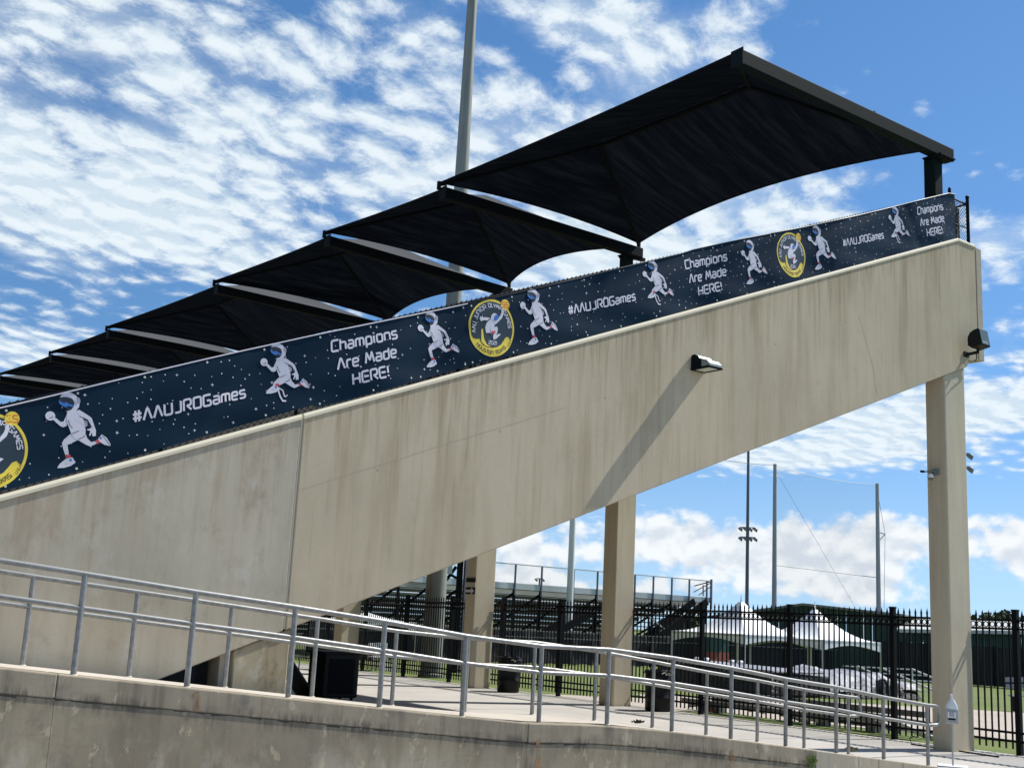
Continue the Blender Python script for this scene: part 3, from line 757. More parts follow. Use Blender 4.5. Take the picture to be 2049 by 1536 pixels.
# running figure traced as flat shapes, offsets (dx, dz) from its centre on the first banner
def tr4(x, y): p = onY(x/4.653, 680+y/4.653, YB); return p
FC = tr4(768, 830)
def q4(pts): return [((tr4(x, y).x-FC.x), (tr4(x, y).z-FC.z)) for x, y in pts]
HELM = q4([(600, 525), (622, 495), (660, 477), (700, 478), (740, 498), (768, 530), (782, 570), (776, 610), (755, 640), (720, 658), (680, 662), (652, 652), (700, 640), (724, 612), (732, 575), (720, 545), (700, 530), (660, 520), (625, 520)])
VISOR = q4([(600, 526), (625, 520), (660, 519), (700, 529), (722, 545), (733, 575), (724, 612), (705, 637), (680, 640), (645, 620), (606, 595), (590, 562)])
ZIG = q4([(590, 545), (612, 562), (640, 580), (655, 563), (680, 583), (722, 598), (716, 613), (672, 602), (655, 616), (620, 600), (596, 580)])
EAR = q4([(752, 530), (775, 525), (788, 550), (785, 575), (765, 582), (755, 560)])
FIST = q4([(512+46*math.cos(t*.524), 695+44*math.sin(t*.524)) for t in range(12)])
FORE = q4([(535, 728), (560, 712), (605, 752), (632, 748), (668, 668), (700, 690), (660, 790), (625, 802), (600, 790)])
TORSO = q4([(665, 662), (745, 640), (790, 668), (815, 740), (835, 830), (830, 880), (770, 925), (720, 895), (700, 860), (668, 770), (662, 720)])
ARM = q4([(750, 650), (775, 640), (868, 700), (890, 720), (918, 800), (888, 806), (855, 738), (775, 700)])
HAND = q4([(888, 796), (918, 798), (930, 830), (930, 882), (920, 884), (913, 850), (908, 886), (897, 886), (895, 848), (876, 884), (866, 878), (880, 836), (850, 830), (848, 820), (872, 816)])
PACK = q4([(780, 708), (815, 732), (850, 745), (856, 782), (835, 802), (815, 790), (800, 762)])
THIGH = q4([(712, 850), (770, 832), (826, 868), (828, 900), (770, 918), (668, 966), (640, 985), (616, 950), (635, 915)])
SHIN = q4([(616, 945), (665, 950), (665, 975), (684, 1060), (650, 1062), (628, 1000)])
SOCK = q4([(648, 1058), (696, 1056), (704, 1080), (654, 1084)])
SHOE = q4([(575, 1180), (602, 1138), (660, 1090), (716, 1080), (748, 1128), (702, 1160), (640, 1178)])
DOT = q4([(700+11*math.cos(t*.785), 1107+14*math.sin(t*.785)) for t in range(8)])
RTHIGH = q4([(800, 880), (836, 868), (850, 905), (886, 940), (935, 930), (938, 955), (878, 980), (840, 965), (766, 922)])
RSOCK = q4([(932, 922), (946, 912), (968, 938), (954, 958), (938, 955)])
RSHOE = q4([(950, 912), (985, 868), (1030, 900), (1066, 958), (1062, 977), (1010, 965), (965, 938)])
RDOT = q4([(974+10*math.cos(t*.785), 905+12*math.sin(t*.785)) for t in range(8)])
def figure(x, kind, ban):
    zc_ = ztop(x)-.0+(FC.z-ztop(FC.x)); s = 1.0 if kind == 'A' else .93
    up = .0 if kind == 'A' else (.06 if kind == 'B' else .03)
    def T(pts, dx=0, dz=0): return [(x+(px+dx)*s, zc_+(pz+dz)*s+up) for px, pz in pts]
    hold = B()
    W_ = Print(.0032); Gy = Print(.0028); Rd = Print(.0060); Bl = Print(.0085); Dk = Print(.0078); Kn = Print(.011)
    Gy.poly(T(PACK)); W_.poly(T(FORE)); W_.poly(T(THIGH), .0004)
    ddz = .13 if kind == 'B' else 0; ddx = .03*0
    if kind == 'B':
        kn = q4([(616, 945), (665, 950)]); an = q4([(684, 1060), (650, 1062)])
        W_.poly(T([kn[0], kn[1], (an[0][0]+.0, an[0][1]+ddz), (an[1][0], an[1][1]+ddz)]))
        # running blade
        bl = q4([(672, 985), (700, 1080), (728, 1130), (770, 1128)]); b2 = q4([(680, 978), (735, 1010), (752, 1075), (776, 1078)])
        W_.stroke(T(bl), .018); W_.stroke(T(b2), .014)
        W_.poly(T(SHOE, -.07, ddz)); Rd.poly(T(SOCK, -.02, ddz)); Bl.poly(T(DOT, -.07, ddz))
    else:
        W_.poly(T(SHIN)); Rd.poly(T(SOCK)); W_.poly(T(SHOE), .0003); Bl.poly(T(DOT))
    W_.poly(T(RTHIGH), .0002); W_.poly(T(RSHOE)); Rd.poly(T(RSOCK)); Bl.poly(T(RDOT))
    W_.poly(T(TORSO), .0006); W_.poly(T(ARM), .0008); W_.poly(T(HAND), .0012); W_.poly(T(FIST), .0016); W_.poly(T(HELM), .001)
    Dk.poly(T(VISOR)); Bl.poly(T(ZIG), .001); Er = Print(.0088); Er.poly(T(EAR))
    for ln in (q4([(672, 735), (685, 780), (710, 812)]), q4([(700, 866), (735, 852), (772, 836)]), q4([(765, 915), (800, 902), (828, 880)]), q4([(775, 700), (850, 735), (888, 802)]), q4([(535, 700), (520, 714), (500, 716)]), q4([(985, 880), (1030, 930), (1055, 970)]), q4([(845, 800), (870, 790), (885, 800)])):
        Kn.stroke(T(ln), .006)
    if kind == 'C': W_.stroke(T(q4([(918, 790), (900, 840), (880, 900)])), .014)
    f = W_.b.build('runner_print', M_pw, ban, label={'A': 'white running astronaut figure with fist raised', 'B': 'white running astronaut figure on a curved running blade', 'C': 'white running astronaut figure holding a short stick'}[kind])
    Gy.b.build('pack_print', M_pg, f); Er.b.build('ear_print', M_pg, f); Rd.b.build('sock_print', M_pr, f); Bl.b.build('blue_print', M_pb, f); Dk.b.build('visor_print', M_pd, f); Kn.b.build('line_print', M_pd, f)
def lettering(txts, ban):
    """rows of (text, centre x, centre height above wall top, unit)"""
    pr = Print(.0032)
    for txt, cx, hz, unit, wd in txts:
        Lh = text_len(txt)*unit
        z0 = ztop(cx)+hz
        def fn(px, py):
            u = px*unit-Lh/2; v = (py-3)*unit
            return (cx+u*.94-.16*v, z0+u*.355+v*.99)
        text_to(pr, txt, fn, unit, wd)
    return pr.b.build('lettering', M_pw, ban, label='white lettering reading '+' '.join(t[0] for t in txts))
def emblem(cx, ban):
    cz = ztop(cx)+.505; r = .385*.97
    def E(dx, dz, l=0): return (cx+dx*.985+.01-.05*dz, cz+dz*1.0+.10*dx)
    def arcpts(rad, a0, a1, n): return [E(rad*math.cos(R(a0+(a1-a0)*i/n)), rad*math.sin(R(a0+(a1-a0)*i/n))) for i in range(n+1)]
    Y_ = Print(.003); N_ = Print(.0050); O_ = Print(.0085); W_ = Print(.0068); D_ = Print(.0068)
    Y_.poly(arcpts(r, 0, 360, 48)[:-1])
    # dark field: circle with wavy lower edge
    fld = [E(.345*math.cos(R(a)), .345*math.sin(R(a))) for a in range(-22, 204, 6)]
    fld += [E(-.285, -.155), E(-.225, -.16), E(-.19, -.15), E(-.175, -.19), E(-.13, -.235), E(-.06, -.255), E(.02, -.255), E(.10, -.235), E(.16, -.20), E(.20, -.15), E(.235, -.10), E(.275, -.085), E(.30, -.11)]
    N_.poly(fld)
    ring = Print(.0060)
    base = Y_.b.build('emblem_print', M_py, ban, label='round yellow and navy games emblem')
    N_.b.build('emblem_field', M_pn, base)
    # flame trail
    T_ = Print(.0064)
    T_.poly([E(-.17, -.03), E(-.145, -.02), E(-.12, -.15), E(-.08, -.215), E(.0, -.25), E(-.10, -.24), E(-.165, -.19)])
    # badge with number
    T_.b.build('emblem_trail', M_py, base); T_ = Print(.0064)
    T_.poly([E(.20+.072*math.cos(R(a)), .325+.072*math.sin(R(a))) for a in range(0, 360, 20)], .002)
    T_.b.build('emblem_badge', M_py, base)
    def circ_text(pr, txt, rad, amid, unit, inward=False, wd=1.0):
        Ltot = text_len(txt)*unit; x = 0
        for ch in txt:
            adv, st = GL[ch]; adv += .25
            for s_ in st:
                pts = fillet(s_, 1.0, 3)
                out = []
                for px, py in pts:
                    u = (x+px)*unit-Ltot/2; v = (py-3)*unit
                    if not inward: a = R(amid)-u/rad; rr = rad+v
                    else: a = R(amid)+u/rad; rr = rad-v
                    out.append(E(rr*math.cos(a), rr*math.sin(a)))
                pr.stroke(out, wd*unit)
            x += adv
    circ_text(W_, 'AAU JUNIOR OLYMPIC', .298, 122, .0084, wd=1.15); circ_text(W_, 'GAMES', .298, 28, .0084, wd=1.15)
    unit = .0078
    text_to(W_, '2021', lambda px, py: E((px-9)*unit+.02, (py-3)*unit-.19), unit, 1.0)
    # small leaping figure
    def f(pts): return [E(x, y) for x, y in pts]
    W_.poly(f([(-.09, .06), (-.02, .13), (.05, .10), (.04, .02), (.0, -.06), (-.09, -.07), (-.11, -.0)]))
    W_.poly(f([(-.03, .12), (-.02, .17), (.02, .20), (.07, .19), (.03, .16), (.03, .11), (.02, .09)]), .001)
    W_.poly(f([(.04, .10), (.10, .14), (.14, .20), (.16, .28), (.175, .28), (.18, .21), (.16, .15), (.10, .09), (.05, .05)]), .0005)
    W_.poly(f([(-.08, .09), (-.14, .09), (-.19, .07), (-.22, .10), (-.205, .105), (-.21, .13), (-.19, .12), (-.18, .15), (-.165, .12), (-.12, .13), (-.04, .13)]), .0015)
    W_.poly(f([(-.02, -.0), (.08, .03), (.10, .0), (.09, -.05), (.07, -.10), (.03, -.09), (.04, -.04), (-.02, -.08)]), .0012)
    W_.poly(f([(.02, -.09), (.03, -.15), (.08, -.13), (.15, -.07), (.12, -.06), (.07, -.09)]), .0018)
    W_.b.build('emblem_lettering', M_pw, base)
    R_ = Print(.0095); R_.poly(f([(-.01, -.04), (.02, -.03), (.01, -.08), (-.02, -.08)])); R_.poly(f([(.03, -.03), (.06, -.03), (.06, -.06), (.03, -.06)])); R_.b.build('emblem_red', M_pr, base)
    Bl = Print(.0095); Bl.poly(f([(.02, .11), (.03, .16), (.07, .19), (.10, .17), (.09, .12), (.05, .10)])); Bl.b.build('emblem_visor', M_pb, base)
    circ_text(D_, 'HOUSTON TEXAS', .318, 270, .0073, True, 1.15); circ_text(D_, 'U.S.A.', .345, 331, .0045, True, 1.0)
    D_.b.build('emblem_dark_lettering', M_pd, base)
    unit = .0115
    text_to(O_, '55', lambda px, py: E((px-4.8)*unit+.20, (py-3)*unit+.325), unit, 1.3, 0.8)
    O_.b.build('emblem_number', M_po, base)
def banner(x0, x1, cx, label):
    t = thing('banner', ((x0+x1)/2, YB, ztop((x0+x1)/2)), label, 'banner', 'printed banners along the top of the side wall')
    nx = int((x1-x0)/.06); nz = 16; b = B(); vs = []
    for i in range(nx+1):
        for j in range(nz+1):
            v = j/nz; xb = x0+(x1-x0)*i/nx
            lo = gap(xb); hi = top_h(xb)
            h = lo+(hi-lo)*v
            x = xb-.11*(h-.45)
            z = ztop(xb)+h
            if x > 19.12: x = 19.12-(x-19.12)*.2
            vs.append((x, YB-wav(x, z), z))
    fs = [(i*(nz+1)+j, (i+1)*(nz+1)+j, (i+1)*(nz+1)+j+1, i*(nz+1)+j+1) for i in range(nx) for j in range(nz)]
    b.add(vs, fs); b.build('vinyl_sheet', M_vinyl, t, smooth=True)
    hem = []
    for i in range(0, nx+1, 4):
        xb = x0+(x1-x0)*i/nx; h = top_h(xb); x = min(19.14, xb-.11*(h-.45)); z = ztop(xb)+h; hem.append((x, YB-wav(x, z)-.004, z+.004))
    B().tube(hem, .0075, 6).build('top_hem', M_pw if x0 < 8 else M_vinyl, t, smooth=True)
    # grommets along both hems
    g = B()
    n = int((x1-x0)/.62)
    for i in range(n+1):
        for hh in (gap, top_h):
            xb = x0+.06+(x1-x0-.12)*i/n; h = hh(xb)+(.035 if hh is gap else -.035); x = xb-.11*(h-.45); z = ztop(xb)+h
            p = on_banner(x, z, .004); g.add([(p[0]+.013*math.cos(a*.785), p[1], p[2]+.013*math.sin(a*.785)) for a in range(8)], [tuple(range(8))])
    g.build('grommets', M_lens, t, kind='stuff')
    # stars
    s = B(); rs = random.Random(int(cx*100))
    nc_ = int((x1-x0)/.125)
    for i in range(nc_*7):
        xb = x0+.03+(i//7+rs.uniform(.1, .9))*.125; h = .1+(i % 7+rs.uniform(.1, .9))*.118
        if xb > x1-.04 or h < gap(xb)+.03 or h > top_h(xb)-.03 or rs.random() < .3: continue
        x = xb-.11*(h-.45); z = ztop(xb)+h
        if abs(x-cx) < .40 and abs(h-.505) < .40 and (x-cx)**2+(h-.505)**2 < .40**2: continue
        big = rs.random() < .16; r1 = rs.uniform(.017, .023) if big else rs.uniform(.0055, .0095); r2 = r1*(.30 if big else .72)
        pts = [(x+(r1 if k % 2 == 0 else r2)*math.cos(k*math.pi/4), z+(r1 if k % 2 == 0 else r2)*math.sin(k*math.pi/4)) for k in range(8)]
        s.add([on_banner(px, pz, .0014) for px, pz in pts], [tuple(range(8))])
    s.build('printed_stars', M_pw, t, kind='stuff')
    return t
PB = [(2.08, 8.11, 2.71), (8.095, 13.93, 8.475), (13.90, 19.20, 14.36)]
LB = ['leftmost and largest navy starry banner, its round emblem cut by the left picture edge', 'middle navy starry banner starting with the fully visible yellow emblem', 'rightmost, smallest looking navy starry banner, wrinkled at the corner of the wall']
for (x0, x1, cx), lab in zip(PB, LB):
    t = banner(x0, x1, cx, lab)
    emblem(cx-(.085 if x0 < 3 else .03), t)
    figure(cx+.745, 'A', t)
    lettering([('#AAUJROGames', cx+1.89, .475, .0192, 1.15)], t)
    figure(cx+2.94, 'B', t)
    lettering([('Champions', cx+3.92, .745, .0208, 1.15), ('Are Made', cx+3.97, .51, .0208, 1.15), ('HERE!', cx+4.03, .285, .0208, 1.15)], t)
    if x1 < 19: figure(cx+4.95, 'C', t)
# a last banner running out of the picture at the left
banner(-1.0, 2.02, -3.0, 'dark end of a further banner just outside the left picture edge')

# chain-link fence that carries the banners
clf = thing('chain_link_fence', (10, YW+.04, ztop(10)), 'black chain-link fence on top of the side wall, behind the banners', 'fence')
YC = 12.03
px_ = [-1.0, .9, 2.55, 4.35, 5.87, 8.05, 10.4, 12.7, 14.95, 17.0, 19.05]
for x in px_:
    B().tube([(x, YC+.03, ztop(x)-.02), (x, YC+.03, ztop(x)+(.93 if x < 19 else 1.06))], .03 if x > 19 else .02, 10).lathe([(.022, .0), (.022, .012), (.012, .03), (.0, .033)], (x, YC+.03, ztop(x)+(.93 if x < 19 else 1.06)), 10).build('post', M_black, clf, smooth=True)
for a, c_ in zip(px_[:-1], px_[1:]):
    B().tube([(a, YC+.03, ztop(a)+.93), (c_, YC+.03, ztop(c_)+.93)], .019, 8).build('top_rail', M_black, clf, smooth=True)
b = B(); th = .0016; pit = .075
def link(x, z0, z1, s):
    # zigzag diamond wires between heights z0..z1 above the wall top
    pass
x = 1.2
while x < 19.0:
    for (h0, h1) in ((.015, .26), (.80, .955)):
        for s in (1, -1):
            # each wire leans 45 degrees to the sloping top
            xa = x; xb = x+s*(h1-h0)*.95
            if not (1 < xb < 19.04): continue
            za = ztop(xa)+h0; zb_ = ztop(xb)+h1
            yo = YC-.004*s
            b.bar((xa, yo, za), (xb, yo, zb_), .0052 if h0 < .5 else .006)
    # twisted knuckles sticking up
    b.bar((x, YC, ztop(x)+.93), (x+.012, YC, ztop(x)+.968), .0065)
    x += pit
b.build('chain_link_mesh', M_black, clf, kind='stuff')
# short return fence at the high corner
rf = thing('chain_link_return', (19.3, 12.5, 9.2), 'short dark chain-link return panel beside the wall\'s top right corner', 'fence')
B().tube([(19.58, YW+.12, 9.2), (19.58, YW+.12, 10.23)], .032, 10).lathe([(.04, 0), (.04, .02), (.0, .06)], (19.58, YW+.12, 10.23), 10).build('post', M_black, rf, smooth=True)
B().tube([(19.05, YC+.03, 10.12), (19.58, YW+.12, 10.08)], .016, 8).build('top_rail', M_black, rf, smooth=True)
B().tube([(19.05, YC+.03, 9.62), (19.58, YW+.12, 9.60)], .010, 8).build('mid_wire', M_black, rf, smooth=True)
b = B()
for k in range(26):
    z = 9.22+k*.075
    for s in (1, -1):
        z2 = z+s*.52
        za, zb_ = z, z2
        if s == 1 and z > 10.1: continue
        t0, t1 = 0, 1
        if zb_ > 10.12: t1 = (10.12-za)/(zb_-za)
        if zb_ < 9.22: t1 = (9.22-za)/(zb_-za)
        if za > 10.12: t0 = (10.12-za)/(zb_-za)
        if t0 < 0 or t1 <= t0: continue
        pa_ = Vector((19.07, YC+.03, za)); pb_ = Vector((19.56, YW+.11, zb_)); b.bar(pa_.lerp(pb_, t0), pa_.lerp(pb_, t1), .005)
b.build('chain_link_mesh', M_black, rf, kind='stuff')
B().box((19.15, YW+.2, 9.23), (19.42, YW+.24, 9.98)).build('windscreen_flap', M_wind, rf)
B().tube([(19.58, YW+.12, 10.1), (19.6, 20, 10.1), (19.6, 60, 10.1)], .02, 8).build('rear_rail', M_black, rf)
for y in range(15, 60, 3): B().tube([(19.6, y, 9.18), (19.6, y, 10.12)], .02, 6).build('post', M_black, rf)

# ================================================================== shade canopies
# beam ends measured for each frame: (field end), (rear end), both at beam top height
FR = [((13.20, 12.12), (19.02, 12.10)), ((13.16, 20.70), (19.0, 20.72)), ((12.93, 25.62), (18.9, 26.0)), ((12.72, 32.1), (18.7, 32.3)),
      ((12.32, 40.6), (18.5, 41.0)), ((12.1, 46.7), (18.4, 47.0)), ((11.8, 53.2), (18.3, 53.4)), ((11.6, 59.5), (18.2, 59.6))]
ZB = 11.09
LAB = ['nearest and largest black shade canopy, high at the right', 'second black shade canopy from the right, in front of the tall mast', 'third black shade canopy from the right',
       'fourth black shade canopy from the right, above the long hashtag lettering', 'fifth black shade canopy from the right', 'sixth black shade canopy, small at the left edge', 'farthest black shade canopy, a sliver at the left picture edge']
def lerp(a, b, t): return a+(b-a)*t
for i in range(7):
    (a0, a1), (b0, b1) = FR[i], FR[i+1]
    org = ((a1[0]), a1[1], 9.2)
    t = thing('shade_canopy', org, LAB[i], 'shade canopy', 'shade canopies in a row over the grandstand')
    f0 = Vector((a0[0], a0[1], ZB)); f1 = Vector((a1[0], a1[1], ZB))       # near frame: field end, rear end
    g0 = Vector((b0[0], b0[1], ZB)); g1 = Vector((b1[0], b1[1], ZB))
    dz_ = Vector((0, 0, -.125)); zt = Vector((0, 0, 1))
    # beam: box girder with end plate, on a post
    B().bar(f0+dz_, f1+dz_+(f1-f0).normalized()*.12, .20, .25).build('beam', M_green if i == 0 else M_steel, t, bevel=.012)
    e = (f0-f1).normalized()
    B().bar(f0+dz_+e*.0, f0+dz_+e*.02, .26, .30).build('end_plate', M_green if i == 0 else M_steel, t)
    px0 = f1-(f1-f0).normalized()*.23
    B().box((px0.x-.125, px0.y+.01, zbot(19)+1.0), (px0.x+.125, px0.y+.25, ZB-.27)).build('post', M_green, t, bevel=.012)
    b = B().box((px0.x-.24, px0.y-.2, ZB-.285), (px0.x+.24, px0.y+.2, ZB-.258))
    for sx in (-.19, -.06, .07, .19):
        for sy in (-.17, .17): b.box((px0.x+sx-.018, px0.y+sy-.018, ZB-.32), (px0.x+sx+.018, px0.y+sy+.018, ZB-.2581))
    b.build('cap_plate', M_steel, t)
    # corner stubs, hips and ridge carrying the cloth
    lift = .10
    lift_n = .0
    up_n = Vector((0, 0, lift_n)); up_f = Vector((0, 0, .14))
    yn = .10 if i else .06
    A = f0+up_n+Vector((.02, yn, 0)); D = f1+up_n+Vector((-.10, yn, 0))
    Bc = g0+up_f+Vector((-.05, .12, 0)); Cc = g1+up_f+Vector((.05, .0, 0))
    span = (b0[1]-a0[1]); inset = min(2.15, span*.45)
    xm = lerp((a0[0]+a1[0])/2, (b0[0]+b1[0])/2, .5)-.25
    R2 = Vector((xm+.05, a0[1]+inset, ZB+1.12)); R1 = Vector((xm-.05, b0[1]-inset-.02, ZB+1.20))
    if (R1-R2).y < .3: m = (R1+R2)/2; R1 = m+Vector((0, .2, 0)); R2 = m-Vector((0, .2, 0))
    def surf(c0, c1, r0, r1, k, nu=22, nv=9):
        """cloth between the sagging edge c0-c1 and the ridge part r0-r1"""
        vs = []
        mid = (r0+r1)/2; ch = (c0+c1)/2
        for a in range(nu+1):
            s = a/nu; e_ = c0.lerp(c1, s)+(mid-ch)*(4*s*(1-s)*k); r_ = r0.lerp(r1, s)
            for c_ in range(nv+1):
                v = c_/nv; p = e_.lerp(r_, v); p.z -= .16*4*v*(1-v)*(.35+s*(1-s)*2)*.6
                vs.append(p)
        fs = [(a*(nv+1)+c_, (a+1)*(nv+1)+c_, (a+1)*(nv+1)+c_+1, a*(nv+1)+c_+1) for a in range(nu) for c_ in range(nv)]
        return vs, fs
    b = B()
    for args in ((A, Bc, R2, R1, .055), (D, Cc, R2, R1, .15), (A, D, R2, R2, .07), (Bc, Cc, R1, R1, .075)): b.add(*surf(*args))
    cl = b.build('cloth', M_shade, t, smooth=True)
    # seams: hems and hip pipes
    pipes = B()
    for p, q in ((A, R2), (D, R2), (Bc, R1), (Cc, R1)):
        B().tube([p-Vector((0, 0, .06)), q-Vector((0, 0, .10))], .038, 8).build('hip_pipe', M_steel, t, smooth=True)
    B().tube([R2-Vector((0, 0, .10)), R1-Vector((0, 0, .10))], .05, 8).build('ridge_pipe', M_steel, t, smooth=True)
    for args in ((A, Bc, R2, R1, .055), (D, Cc, R2, R1, .15), (A, D, R2, R2, .07), (Bc, Cc, R1, R1, .075)):
        c0, c1, r0, r1, k = args; mid = (r0+r1)/2; ch = (c0+c1)/2
        B().tube([c0.lerp(c1, s/22)+(mid-ch)*(4*(s/22)*(1-s/22)*k) for s in range(23)], .014, 6).build('hem_cable', M_steel, t, smooth=True)
    for c_, g in ((Bc, g0), (Cc, g1)):
        B().bar(Vector((c_.x, c_.y, ZB-.02)), Vector((c_.x, c_.y, c_.z+.03)), .07, .07).build('corner_stub', M_steel, t)
    B().bar(g1+Vector((-.25, -.02, -.29)), g1+Vector((.22, -.02, -.27)), .12, .07).build('bracket', M_steel, t) if i < 6 else None
    if i == 0:
        B().tube([A+Vector((.05, .02, -.02)), A.lerp(R2, .22)+Vector((0, 0, -.12))], .012, 6).build('strap', M_lens, t)
        q = f0.lerp(f1, .62)+Vector((0, 0, .0)); ring = [q+Vector((.035*math.cos(a*.524), 0, .045+.04*math.sin(a*.524))) for a in range(13)]
        B().tube(ring, .009, 6).build('eye_bolt', M_steel, t)

# ================================================================== lamps on the wall
# shoebox wall lamp
wl = thing('wall_lamp', (12.3, YW, 5.6), 'grey wall-mounted lamp with rounded hood halfway along the side wall', 'wall lamp')
x0, x1 = 12.04, 12.31; zc0 = 5.545
prof = [(-.012, 0), (-.012, .235), (-.05, .262), (-.12, .262), (-.20, .22), (-.235, .17), (-.30, .16), (-.42, .125), (-.50, .05), (-.51, .0)]
prof = [(y*.74, z*.80) for y, z in prof]
vs = [(x, YW+y, zc0+z) for x in (x0, x1) for y, z in prof]; n = len(prof)
b = B().add(vs, [tuple(range(n))[::-1], tuple(range(n, 2*n))]+[(i, i+1, i+1+n, i+n) for i in range(n-1)]+[(n-1, 0, n, 2*n-1)])
b.build('hood', M_house, wl, bevel=.008)
B().box((x0-.012, YW-.372, zc0-.022), (x1+.012, YW-.345, zc0+.004)).box((x0-.012, YW-.04, zc0-.022), (x1+.012, YW-.01, zc0+.004)).box((x0-.012, YW-.345, zc0-.022), (x0+.03, YW-.04, zc0+.003)).box((x1-.03, YW-.345, zc0-.022), (x1+.012, YW-.04, zc0+.003)).build('bottom_frame', M_steel, wl)
B().box((x0+.032, YW-.34, zc0-.016), (x1-.032, YW-.045, zc0-.006)).build('lens', M_lens, wl)
B().add([(x0-.003, YW+y*.97, zc0+.004+z*.965) for y, z in prof[:7]]+[(x0-.003, YW-.22, zc0+.004)], [tuple(range(8))[::-1]]).build('side_plate', M_steel, wl)
# flood lamp at the high corner
fl = thing('flood_lamp', (19.4, YW, 7.2), 'black box flood lamp on a bracket at the high right end of the side wall', 'flood lamp')
c0 = Vector((19.16, YW-.30, 7.27))
rot = Matrix.Scale(.86, 4) @ Matrix.Rotation(R(-90), 4, 'Z') @ Matrix.Rotation(R(-10), 4, 'Y')
def lb(a, b_):
    bb = B().box(a, b_); bb.v = [tuple(c0+rot @ Vector(v)) for v in bb.v]; return bb
hv_ = [(-.20, -.10), (-.17, .07), (-.10, .155), (.0, .19), (.12, .19), (.12, -.19), (-.12, -.19)]
bb = B(); nn = len(hv_)
bb.add([(x, -.17, z) for x, z in hv_]+[(x, .17, z) for x, z in hv_], [tuple(range(nn)), tuple(range(2*nn-1, nn-1, -1))]+[(i, i+nn, (i+1) % nn+nn, (i+1) % nn) for i in range(nn)])
bb.v = [tuple(c0+rot @ Vector(v)) for v in bb.v]; bb.build('housing', M_blackp, fl, bevel=.012)
lb((.121, -.15, -.165), (.128, .15, .165)).build('glass', M_glass, fl)
lb((.1285, -.13, -.155), (.132, .07, -.09)).build('reflector', M_house, fl)
b = B().box((19.10, YW-.03, 6.98), (19.26, YW-.007, 7.08)).tube([(19.18, YW-.02, 7.03), (19.18, YW-.26, 7.04)], .03, 8).tube([(19.18, YW-.24, 7.02), (19.18, YW-.27, 7.16)], .028, 8)
b.build('bracket', M_blackp, fl)
B().tube([(19.25, YW-.2, 7.10), (19.38, YW-.10, 7.08), (19.46, YW-.05, 7.0), (19.44, YW-.04, 6.96), (19.26, YW-.02, 6.93)], .010, 6).build('cable', M_blackp, fl, smooth=True)

# security camera on the nearest column
sc = thing('security_camera', (18.5, 12.5, 3.7), 'small white dome security camera on an arm on the nearest column', 'camera')
q = onX(1872, 945, 18.50)
B().box((18.49, q.y-.07, q.z-.05), (18.52, q.y+.07, q.z+.06)).build('mount_plate', M_house, sc)
B().tube([(18.5, q.y, q.z+.02), (18.34, q.y, q.z+.02), (18.34, q.y+.0, q.z-.04)], .02, 8).build('arm', M_house, sc)
B().tube([(18.50, q.y+.04, q.z+.02), (18.42, q.y+.19, q.z+.02)], .012, 6).tube([(18.42, q.y+.18, q.z+.02), (18.42, q.y+.25, q.z+.03)], .022, 8).build('side_arm', M_steel, sc)
B().lathe([(.0, .02), (.04, .01), (.055, -.02), (.055, -.05), (.0, -.055)], (18.34, q.y, q.z-.06), 14).build('housing', M_white, sc, smooth=True)
B().lathe([(.046, 0), (.04, -.03), (.022, -.045), (.0, -.05)], (18.34, q.y, q.z-.112), 14).build('dome', M_glass, sc, smooth=True)
# sign on the third column
sg = thing('direction_sign', (18.53, 26.6, 4), 'black and white arrow sign strapped to the third column', 'sign')
def sgq(x, y): p = onX(x, y, 18.53); return p
X_ = 18.53
a = sgq(932, 1156); e = sgq(950, 1188)
yl, yr = sgq(932, 1170).y, sgq(950.5, 1170).y; zt_, zbm = sgq(940, 1156).z, sgq(940, 1188).z; hh_ = zt_-zbm
B().box((X_, yr, zt_-hh_*.25), (X_+.014, yl, zt_)).build('top_band', M_blackp, sg)
B().box((X_, yr, zt_-hh_*.56), (X_+.014, yl, zt_-hh_*.26)).build('middle_band', mat('sign_cream', (.45, .42, .34), .6), sg)
B().box((X_, yr, zbm), (X_+.014, yl, zt_-hh_*.57)).build('arrow_panel', M_blackp, sg)
yw = yl-yr; zm = zbm+hh_*.2
B().add([(X_-.003, yl-.12*yw*0, zm-.035), (X_-.003, yr+.38*yw, zm-.035), (X_-.003, yr+.38*yw, zm-.10), (X_-.003, yr+.08*yw, zm), (X_-.003, yr+.38*yw, zm+.10), (X_-.003, yr+.38*yw, zm+.035), (X_-.003, yl, zm+.035)], [tuple(range(7))]).build('arrow', M_pw, sg)

